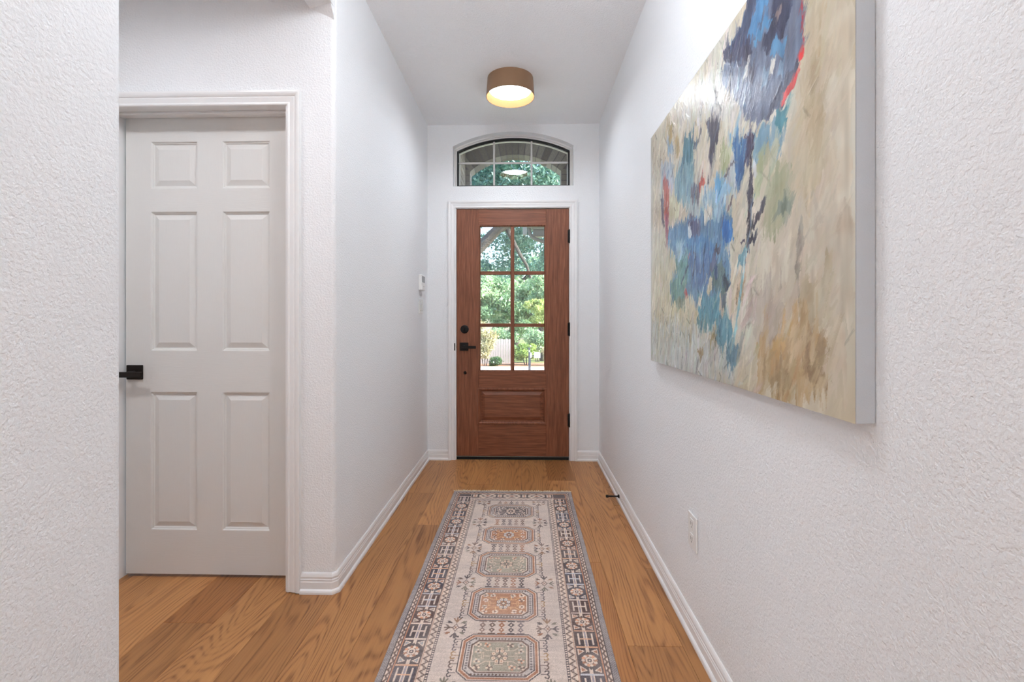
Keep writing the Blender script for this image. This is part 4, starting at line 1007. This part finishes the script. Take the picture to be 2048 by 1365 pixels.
    for gi, gy in enumerate(gaps):
        for q in range(5):
            xc = (q - 2) * 0.035; c = [dusk, rust * 0.95, slate, slate * 1.25, dusk * 1.2][(q + gi) % 5]
            if gi > 0: line((xc - 0.0135, gy + 0.034), (xc + 0.0135, gy + 0.034), 0.008, c)
            line((xc - 0.0135, gy - 0.034), (xc + 0.0135, gy - 0.034), 0.008, c * 0.95)
            line((xc, gy - 0.034), (xc, gy + (0.034 if gi else 0.012)), 0.0028, c)
            if gi > 0: dia(xc, gy + 0.014, 0.0125, 0.0155, c); dia(xc, gy + 0.014, 0.0042, 0.006, cream)
            dia(xc, gy - 0.014, 0.0115, 0.0135, c); dia(xc, gy - 0.014, 0.0038, 0.005, cream)
        for s2 in (-1, 1):
            xc = s2 * 0.168; ys = gy - 0.004
            cs = [dusk, slate, np.array((150, 120, 100)), sage * 0.85, slate * 1.1, rust * 0.9]
            for q in range(8):
                t = math.pi * q / 4; dx_, dy_ = math.cos(t), math.sin(t) * 1.42
                c = cs[(q * 5 + gi) % 6]
                nx, ny = -dy_, dx_
                r0, r1 = 0.015, 0.042
                if gi == 0 and dy_ > 0.3: continue
                if q % 2 == 0:
                    line((xc + dx_ * r0 * 0.8, ys + dy_ * r0 * 0.8), (xc + dx_ * 0.026, ys + dy_ * 0.026), 0.003, c)
                    for sgn in (-1, 0, 1):
                        ax, ay = xc + dx_ * 0.022, ys + dy_ * 0.022
                        tx, ty = xc + dx_ * (r1 - 0.004 * abs(sgn)) - sgn * math.sin(t) * 0.013, ys + dy_ * (r1 - 0.004 * abs(sgn)) + sgn * math.cos(t) * 0.017
                        line((ax, ay), (tx, ty), 0.0062, c)
                else:
                    t2 = math.atan2(0.045 * (1 if dy_ > 0 else -1), 0.032 * (1 if dx_ > 0 else -1))
                    ax, ay = xc + 0.014 * (1 if dx_ > 0 else -1), ys + 0.026 * (1 if dy_ > 0 else -1)
                    sx_, sy_ = (1 if dx_ > 0 else -1), (1 if dy_ > 0 else -1)
                    poly([(ax, ay), (ax + sx_ * 0.012, ay + sy_ * 0.012), (ax + sx_ * 0.026, ay + sy_ * 0.013), (ax + sx_ * 0.017, ay + sy_ * 0.006), (ax + sx_ * 0.027, ay + sy_ * 0.001), (ax + sx_ * 0.010, ay - sy_ * 0.001)], c)
            dia(xc, ys, 0.014, 0.022, dusk); dia(xc, ys, 0.010, 0.0165, field)
            for q in (-1, 1):
                line((xc - 0.006, ys + q * 0.009), (xc + 0.006, ys - q * 0.009), 0.0024, rust * 0.9)
    # wear: worn patches, faded streaks across, tiny speckle
    wr = vnoise(nt, ns, 46, 12, 31); C += ((wr - 0.5) * 16)[..., None] * np.array((1.0, 0.9, 0.7))
    st = vnoise(nt, ns, 400, 10, 32); C += ((st - 0.5) * 14)[..., None]
    fade = np.clip(vnoise(nt, ns, 30, 12, 33) - 0.25, 0, 1)[..., None] * 0.32
    C = C * (1 - fade) + field * fade
    C += np.random.default_rng(9).normal(0, 7, (nt, ns, 1))
    z = 0.0045 + (vnoise(nt, ns, 60, 24, 34) - 0.5) * 0.0008
    z[:, 0] = z[:, -1] = 0.0006; z[0, :] = z[-1, :] = 0.0006
    xw = X_ + (RX0 + RX1) / 2 + (vnoise(nt, ns, 9, 2, 35) - 0.5) * 0.004 * np.sign(X_) * (np.abs(X_) > hx * 0.9)
    # the runner lies a touch askew
    xw = xw + (Y_ - 2.2) * 0.004
    return np.stack([xw, Y_, z], -1), np.clip(C * 1.12, 30, 246), nt, ns
rg = empty('runner_rug', ((RX0 + RX1) / 2, (RYF + RYN) / 2, 0.0), 'faded runner rug with a row of octagonal medallions on the hall floor', 'rug')
co, C, nt, ns = rug(); co = co - np.array(rg.location)[None, None, :]
grid_mesh('woven_pile', co, C, nt, ns, 'rug_wool', rg)
m = MB(); rr = random.Random(4)
for yy, sg in ((RYF, 1), (RYN, -1)):
    x = RX0 + 0.001 + (yy - 2.2) * 0.004
    while x < RX1 + 0.004:
        L_ = rr.uniform(0.016, 0.034); dx = rr.uniform(-0.006, 0.006)
        m.tube([(x, yy - sg * 0.001, 0.0035), (x + dx * 0.4, yy + sg * L_ * 0.5, 0.004), (x + dx, yy + sg * L_, 0.0016)], [0.0024, 0.0022, 0.0013], 5); x += rr.uniform(0.0035, 0.0065)
fo = m.build('fringe', 'fringe_cotton', rg); fo['kind'] = 'stuff'
m = MB(); m.box(RX0 + 0.006, RX1 - 0.004, RYN + 0.002, RYF - 0.002, 0.0002, 0.0008); m.build('backing', 'fringe_cotton', rg)

# ================================================================== PORCH
PXL, PXR, PYA, PZC = -0.740, 0.545, 6.0, 3.47
struct('floor_porch', MB().box(-1.0, 0.8, 4.0, 6.4, -0.20, -0.03), 'concrete', 'concrete porch floor outside the front door', 'floor')
struct('ceiling_porch', MB().box(-1.0, 0.8, 4.0, 6.4, PZC, PZC + 0.1), 'soffit_paint', 'porch ceiling outside the front door', 'ceiling')
m = MB(); m.box(PXL - 0.2, PXL, 4.001, 4.45, -0.16, PZC); m.box(PXL - 0.2, PXL, 5.72, PYA, -0.16, PZC); m.box(PXL - 0.2, PXL, 4.45, 5.72, 2.22, PZC)  # unseen side opening, cut to let more skylight into the porch
wpl = struct('wall_porch_left', m, 'mortar', 'brick side wall of the porch, left of the front door', 'wall')
m = MB(); m.box(PXR, PXR + 0.2, 4.001, 4.45, -0.16, PZC); m.box(PXR, PXR + 0.2, 5.72, PYA, -0.16, PZC); m.box(PXR, PXR + 0.2, 4.45, 5.72, 3.28, PZC)  # taller opening on this side, likewise shaped to brighten the porch
wpr = struct('wall_porch_right', m, 'mortar', 'brick side wall of the porch, right of the front door', 'wall')
struct('wall_porch_upper', MB().box(PXL, PXR, 4.001, 4.02, 2.78, PZC), 'porch_paint', 'house wall above the arched window, porch side', 'wall')
BL, BH, BJ = 0.200, 0.065, 0.010
bm_ = MB(); bm_.box(-0.006, 0.006, -BL / 2, BL / 2, -BH / 2, BH / 2, 0.003)
bme = bpy.data.meshes.new('brick'); bmesh.ops.recalc_face_normals(bm_.bm, faces=bm_.bm.faces); bm_.bm.to_mesh(bme); bm_.bm.free(); bme.materials.append(M['brick'])
for wall, x in ((wpl, PXL), (wpr, PXR)):
    low = MB()
    row = 0; z = -0.02 + BH / 2
    while z + BH / 2 < PZC:
        y = 4.03 + BL / 2 - (0.105 if row % 2 else 0)
        while y + BL / 2 < PYA + 0.0:
            if y - BL / 2 > 4.022 and not (y + BL / 2 > 4.44 and y - BL / 2 < 5.73 and z < (3.32 if wall is wpr else 2.26)):
                if z > 2.2:
                    o = bpy.data.objects.new('brick', bme); col.objects.link(o); o.parent = wall; o.location = (x, y, z)
                else: low.box(x - 0.006, x + 0.006, y - BL / 2, y + BL / 2, z - BH / 2, z + BH / 2)
            y += BL + BJ
        z += BH + BJ; row += 1
    lo = low.build('brickwork', 'brick', wall); lo['kind'] = 'stuff'
ACX, AH, ASP, AAP = -0.109, 0.581, 3.02, 3.233
arise = AAP - ASP; AR = (AH * AH + arise * arise) / (2 * arise); ACZ = AAP - AR
aa = math.degrees(math.asin(AH / AR)); nA = 20
ya, yb = PYA + 0.004, PYA + 0.20
m = MB()
AR2 = AR + 0.0
ap = [(ACX + AR2 * math.sin(R(-aa + 2 * aa * i / nA)), ACZ + AR2 * math.cos(R(-aa + 2 * aa * i / nA))) for i in range(nA + 1)]
for a, c in zip(ap, ap[1:]): m.prism([a, c, (c[0], PZC), (a[0], PZC)], lambda x, z: (x, ya, z), lambda x, z: (x, yb, z))
m.box(-1.0, ACX - AH, ya, yb, -0.16, PZC); m.box(ACX + AH, 0.8, ya, yb, -0.16, PZC)
aw = struct('wall_porch_front', m, 'porch_paint', 'porch front wall with a brick arch seen through the transom', 'wall')
nb = 17; da = 2 * aa / nb
m = MB(); g_ = 0.35
vp = [(r * math.sin(R(t)), r * math.cos(R(t))) for r, t in ((AR - 0.004, -da / 2 + g_), (AR - 0.004, da / 2 - g_), (AR + 0.20, da / 2 - g_ * 0.8), (AR + 0.20, -da / 2 + g_ * 0.8))]
m.prism(vp, lambda x, z: (x, -0.006, z), lambda x, z: (x, 0.21, z))
bmesh.ops.recalc_face_normals(m.bm, faces=m.bm.faces)
vme = bpy.data.meshes.new('arch_brick'); m.bm.to_mesh(vme); m.bm.free(); vme.materials.append(M['brick'])
for i in range(nb):
    o = bpy.data.objects.new('arch_brick', vme); col.objects.link(o); o.parent = aw
    o.location = (ACX, ya, ACZ); o.rotation_euler = (0, R(-aa + da * (i + 0.5)), 0)
for sx, x0, x1 in ((-1, -1.0, ACX - AH), (1, ACX + AH, 0.8)):
    m = MB(); z = -0.02; row = 0
    while z + BH < ASP + 0.03:
        m.box(x0 + 0.002 - (0.006 if sx > 0 else 0), x1 + (0.006 if sx < 0 else 0), ya - 0.005, yb + 0.006, z, z + BH); z += BH + BJ
    o = m.build('brick_pier', 'brick', aw); o['kind'] = 'stuff'

# ================================================================== EAVE WITH GUTTER AND DOWNSPOUT BEYOND THE PORCH
ev = empty('roof_eave', (0.9, 8.0, 2.5), 'grey roof eave corner with gutter and curved downspout, right of the porch view', 'roof')
MB().box(-0.02, 0.05, 7.95, 8.02, 2.57, 2.95, 0.003).build('fascia', 'fascia_paint', ev)
MB().box(0.15, 2.6, 7.95, 8.09, 2.545, 2.66, 0.012).build('gutter', 'gutter_paint', ev)
MB().box(0.13, 2.6, 7.94, 8.10, 2.662, 2.68, 0.003).build('gutter_lip', 'fascia_paint', ev)
MB().box(0.05, 2.6, 7.90, 8.03, 2.685, 2.95, 0.003).build('fascia', 'fascia_paint', ev)
MB().box(-0.05, 2.6, 7.2, 8.12, 2.955, 3.02, 0.003).build('roof_edge', 'roofing', ev)
MB().tube([(0.085, 7.98, 2.78), (0.085, 7.98, 2.66), (0.092, 7.98, 2.60), (0.13, 7.98, 2.545), (0.20, 7.98, 2.50), (0.40, 7.98, 2.43), (0.85, 7.98, 2.30)], 0.032, 10).build('downspout', 'gutter_paint', ev, True)
struct('wall_wing', MB().box(0.85, 2.6, 6.6, 7.9, -0.5, 2.95), 'fascia_paint', 'pale wall of the house wing right of the porch', 'wall')

# ================================================================== GARDEN AND STREET
def strip(name, ys_zs, mat, label, cat, kind='structure', x=14):
    m = MB()
    for (a, za), (c, zc_) in zip(ys_zs, ys_zs[1:]):
        m.prism([(a, za), (c, zc_), (c, zc_ - 0.3), (a, za - 0.3)], lambda y, z: (-x, y, z), lambda y, z: (x, y, z))
    o = m.build(name, mat); return tag(o, label, cat, None, kind)
struct('wall_facade_right', MB().box(PXR + 0.2, 6.0, 4.001, 4.12, -0.5, PZC), 'fascia_paint', 'pale house front right of the porch', 'wall')
struct('wall_facade_left', MB().box(-6.0, PXL - 0.2, 4.001, 4.12, -0.5, PZC), 'fascia_paint', 'pale house front left of the porch', 'wall')
strip('lawn_front', [(4.0, -0.16), (6.4, -0.18), (17.0, -0.98)], 'lawn', 'sloping front lawn between porch and street', 'lawn')
strip('street', [(17.0, -0.99), (22.0, -1.19), (23.6, -1.23)], 'pavement', 'pale street surface at the foot of the garden', 'street')
strip('kerb', [(23.6, -1.20), (24.3, -1.22)], 'concrete', 'pale kerb on the far side of the street', 'kerb', x=14)
strip('mulch_bed', [(24.3, -1.24), (28.0, -1.34)], 'mulch', 'brown mulch bed behind the kerb', 'ground')
strip('lawn_back', [(28.0, -1.36), (70.0, -1.6)], 'lawn', 'ground under the far trees', 'lawn', x=40)

fe = empty('wooden_fence', (-1.2, 27.0, -1.33), 'weathered pale wooden fence behind the small green bush', 'fence')
rf = random.Random(8)
pk = []
for v_ in range(2):
    m = MB(); w_ = 0.066; z1 = 1.46
    m.prism([(-w_, 0), (w_, 0), (w_, z1 - 0.03), (w_ - 0.03, z1), (-w_ + 0.03, z1), (-w_, z1 - 0.03)], lambda x, z: (x, -0.01, z), lambda x, z: (x, 0.01, z))
    bmesh.ops.recalc_face_normals(m.bm, faces=m.bm.faces)
    me = bpy.data.meshes.new('picket'); m.bm.to_mesh(me); m.bm.free(); me.materials.append(M['fence_wood']); pk.append(me)
for i in range(13):
    o = bpy.data.objects.new('picket', pk[i % 2]); col.objects.link(o); o.parent = fe
    o.location = (-1.35 + i * 0.144, rf.uniform(-0.006, 0.006), rf.uniform(-0.02, 0.02) - i * 0.004)
for z in (-1.0, -0.25):
    MB().box(-2.6, -0.75, 27.02, 27.06, z, z + 0.09).build('rail', 'fence_wood', fe)

mbx = empty('mailbox_post', (0.23, 20.0, -1.12), 'dark post with a white box beside the street', 'mailbox')
MB().box(0.185, 0.285, 19.95, 20.05, -1.12, -0.18, 0.006).build('post', 'post_paint', mbx)
MB().box(0.175, 0.265, 19.94, 20.06, -0.10, 0.0, 0.01).build('post_cap', 'post_paint', mbx)
MB().box(0.20, 0.245, 19.97, 20.03, -0.185, -0.095).build('post_neck', 'mailbox_paint', mbx)
MB().prism([(0.26, -0.44), (0.33, -0.40), (0.33, -0.26), (0.27, -0.20), (0.245, -0.30)], lambda x, z: (x, 19.9, z), lambda x, z: (x, 20.1, z)).build('bracket', 'mailbox_paint', mbx)
MB().tube([(0.30, 20.0, -0.36), (0.44, 20.0, -0.34)], 0.02, 6).build('arm', 'post_paint', mbx)
MB().prism([(0.42, -0.42), (0.68, -0.42), (0.68, -0.25), (0.64, -0.20), (0.46, -0.20), (0.42, -0.25)], lambda x, z: (x, 19.8, z), lambda x, z: (x, 20.2, z)).build('box', 'mailbox_paint', mbx)

# ---- plants
def leaves(name, n, blobs, size, mat, parent, seed, droop=0.3, hollow=0.55):
    g = np.random.default_rng(seed)
    blobs = np.array(blobs, float); vol = blobs[:, 3] * blobs[:, 4] * blobs[:, 5]
    pick = g.choice(len(blobs), n, p=vol ** 0.7 / (vol ** 0.7).sum())
    d = g.normal(size=(n, 3)); d /= np.linalg.norm(d, axis=1)[:, None]
    r = (hollow + (1 - hollow) * g.random(n)) ** 0.8 * (1 + 0.18 * g.normal(size=n))
    P = blobs[pick, :3] + d * r[:, None] * blobs[pick, 3:6]
    a = g.normal(size=(n, 3)); a /= np.linalg.norm(a, axis=1)[:, None]
    b_ = np.cross(a, g.normal(size=(n, 3))); b_ /= np.linalg.norm(b_, axis=1)[:, None]
    s = size * g.uniform(0.6, 1.35, n)[:, None]
    A1, B1 = a * s, b_ * s * 0.48
    V = np.stack([P - A1, P + B1 - A1 * 0.1, P + A1, P - B1 - A1 * 0.1], 1).reshape(-1, 3) - np.array(root_shift(parent))
    me = bpy.data.meshes.new(name)
    me.vertices.add(4 * n); me.vertices.foreach_set('co', V.reshape(-1).astype(np.float32))
    me.loops.add(4 * n); me.loops.foreach_set('vertex_index', np.arange(4 * n, dtype=np.int32))
    me.polygons.add(n); me.polygons.foreach_set('loop_start', np.arange(0, 4 * n, 4, dtype=np.int32))
    at = me.attributes.new('tint', 'FLOAT', 'POINT')
    base = g.random(len(blobs))[pick] * 0.5 + g.random(n) * 0.5
    at.data.foreach_set('value', np.repeat(base, 4).astype(np.float32))
    me.update(); me.validate()
    return link(name, me, mat, parent)
def blobs_in(c, rad, n, br, seed):
    g = np.random.default_rng(seed); out = []
    for i in range(n):
        d = g.normal(size=3); d /= np.linalg.norm(d); r = g.random() ** 0.5
        s = br * g.uniform(0.7, 1.3)
        out.append((c[0] + d[0] * rad[0] * r, c[1] + d[1] * rad[1] * r, c[2] + d[2] * rad[2] * r, s, s, s * 0.75))
    return out
def tree(label, trunk, branches, crown, n, size, mat, seed, group='trees beyond the porch'):
    t = empty('tree', trunk[0], label, 'tree', group)
    m = MB(); m.tube(trunk, [max(0.05, 0.22 - 0.03 * i) for i in range(len(trunk))], 10); m.build('trunk', 'bark', t, True)
    for pts, r0 in branches:
        MB().tube(pts, [r0 * (1 - 0.55 * i / max(1, len(pts) - 1)) for i in range(len(pts))], 9).build('branch', 'bark', t, True)
    leaves('crown', n, crown, size, mat, t, seed); return t
# big oak reaching over the porch view
oak_crown = blobs_in((-0.2, 15.0, 5.4), (3.6, 2.0, 1.9), 46, 0.62, 1) + blobs_in((0.6, 16.0, 3.3), (2.4, 1.6, 0.7), 14, 0.42, 2) + blobs_in((-0.9, 13.8, 6.6), (2.6, 1.2, 1.0), 18, 0.5, 3) + blobs_in((-0.8, 15.8, 3.25), (1.3, 0.8, 0.75), 20, 0.34, 12)
tree('large oak with a dark arching limb, nearest tree beyond the porch', [(-3.3, 14.0, -0.80), (-3.2, 14.0, 0.4), (-2.9, 14.0, 1.6), (-2.4, 14.0, 2.5)],
     [([(-2.5, 14.0, 2.3), (-1.75, 14.0, 2.9), (-1.25, 14.0, 3.35), (-0.75, 14.0, 3.85), (-0.1, 14.1, 4.2), (0.8, 14.3, 4.6), (1.6, 14.6, 5.4)], 0.20),
      ([(-0.55, 14.05, 3.95), (-0.30, 14.1, 3.45), (-0.12, 14.1, 3.1), (0.08, 14.15, 2.78), (0.2, 14.2, 2.4)], 0.075),
      ([(-2.6, 14.0, 2.2), (-2.6, 14.3, 3.4), (-1.9, 14.6, 5.0), (-1.2, 15.0, 6.4)], 0.14),
      ([(0.0, 14.1, 4.25), (0.3, 14.8, 5.1), (0.1, 15.4, 6.2)], 0.09)], oak_crown, 34000, 0.064, 'leaf_oak', 21)
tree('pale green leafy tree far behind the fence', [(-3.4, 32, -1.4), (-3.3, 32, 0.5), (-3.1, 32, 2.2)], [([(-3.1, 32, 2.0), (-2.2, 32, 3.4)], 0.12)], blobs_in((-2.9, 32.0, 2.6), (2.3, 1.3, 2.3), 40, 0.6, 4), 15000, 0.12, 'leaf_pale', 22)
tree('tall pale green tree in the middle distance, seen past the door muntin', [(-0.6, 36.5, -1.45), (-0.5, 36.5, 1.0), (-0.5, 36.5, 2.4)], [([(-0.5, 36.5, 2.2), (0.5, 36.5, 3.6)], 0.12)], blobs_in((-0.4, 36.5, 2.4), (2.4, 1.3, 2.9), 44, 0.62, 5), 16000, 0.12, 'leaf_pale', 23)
tree('yellow-green tree behind the hedge on the right', [(1.2, 29.6, -1.38), (1.15, 29.6, 0.2), (1.0, 29.6, 1.0)], [([(1.0, 29.6, 0.9), (0.4, 29.6, 1.6)], 0.08)], blobs_in((0.75, 29.6, 1.55), (1.25, 0.5, 0.85), 16, 0.30, 6), 6000, 0.085, 'leaf_yellow', 24)
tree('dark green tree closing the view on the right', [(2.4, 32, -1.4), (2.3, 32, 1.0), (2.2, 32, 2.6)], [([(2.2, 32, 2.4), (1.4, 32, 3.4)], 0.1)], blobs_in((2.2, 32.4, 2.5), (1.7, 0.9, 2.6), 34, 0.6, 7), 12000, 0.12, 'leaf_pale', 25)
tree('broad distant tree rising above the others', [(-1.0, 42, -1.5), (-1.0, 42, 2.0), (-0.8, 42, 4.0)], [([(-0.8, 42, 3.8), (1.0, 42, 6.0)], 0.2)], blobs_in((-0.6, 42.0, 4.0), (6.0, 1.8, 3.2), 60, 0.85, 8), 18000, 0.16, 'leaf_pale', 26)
def bush(label, c, rad, nb_, br, n, size, mat, seed, group='shrubs along the street'):
    z0 = -1.30
    t = empty('bush', (c[0], c[1], z0), label, 'bush', group)
    for i in range(3):
        MB().tube([(c[0] + (i - 1) * 0.08, c[1], z0), (c[0] + (i - 1) * 0.2, c[1], (z0 + c[2]) / 2), (c[0] + (i - 1) * 0.35, c[1], c[2])], [0.03, 0.022, 0.012], 6).build('stem', 'bark', t)
    leaves('foliage', n, blobs_in(c, rad, nb_, br, seed), size, mat, t, seed + 50)
bush('yellow-green rounded hedge bush behind the mailbox post', (0.14, 26.0, -0.60), (0.60, 0.40, 0.50), 18, 0.26, 7000, 0.055, 'leaf_hedge', 31)
bush('tall dusty pale shrub left of the fence', (-2.10, 25.4, 0.05), (0.48, 0.35, 1.0), 22, 0.32, 7500, 0.06, 'leaf_dusty', 32)
bush('small dark green bush in front of the fence', (-1.52, 25.0, -0.98), (0.30, 0.25, 0.22), 10, 0.20, 2600, 0.05, 'leaf_dark', 33)
bush('grey-green shrub at the right edge of the door glass', (1.42, 25.6, -0.70), (0.40, 0.3, 0.38), 12, 0.26, 4000, 0.045, 'leaf_dusty', 34)
bush('tall teal-green shrub behind the yellow hedge bush', (0.80, 28.0, 0.05), (0.75, 0.35, 0.75), 22, 0.34, 7000, 0.06, 'leaf_pale', 35)
bush('deep green shrub behind the fence', (-1.6, 29.4, -0.1), (1.2, 0.4, 0.8), 22, 0.38, 7500, 0.065, 'leaf_pale', 36)
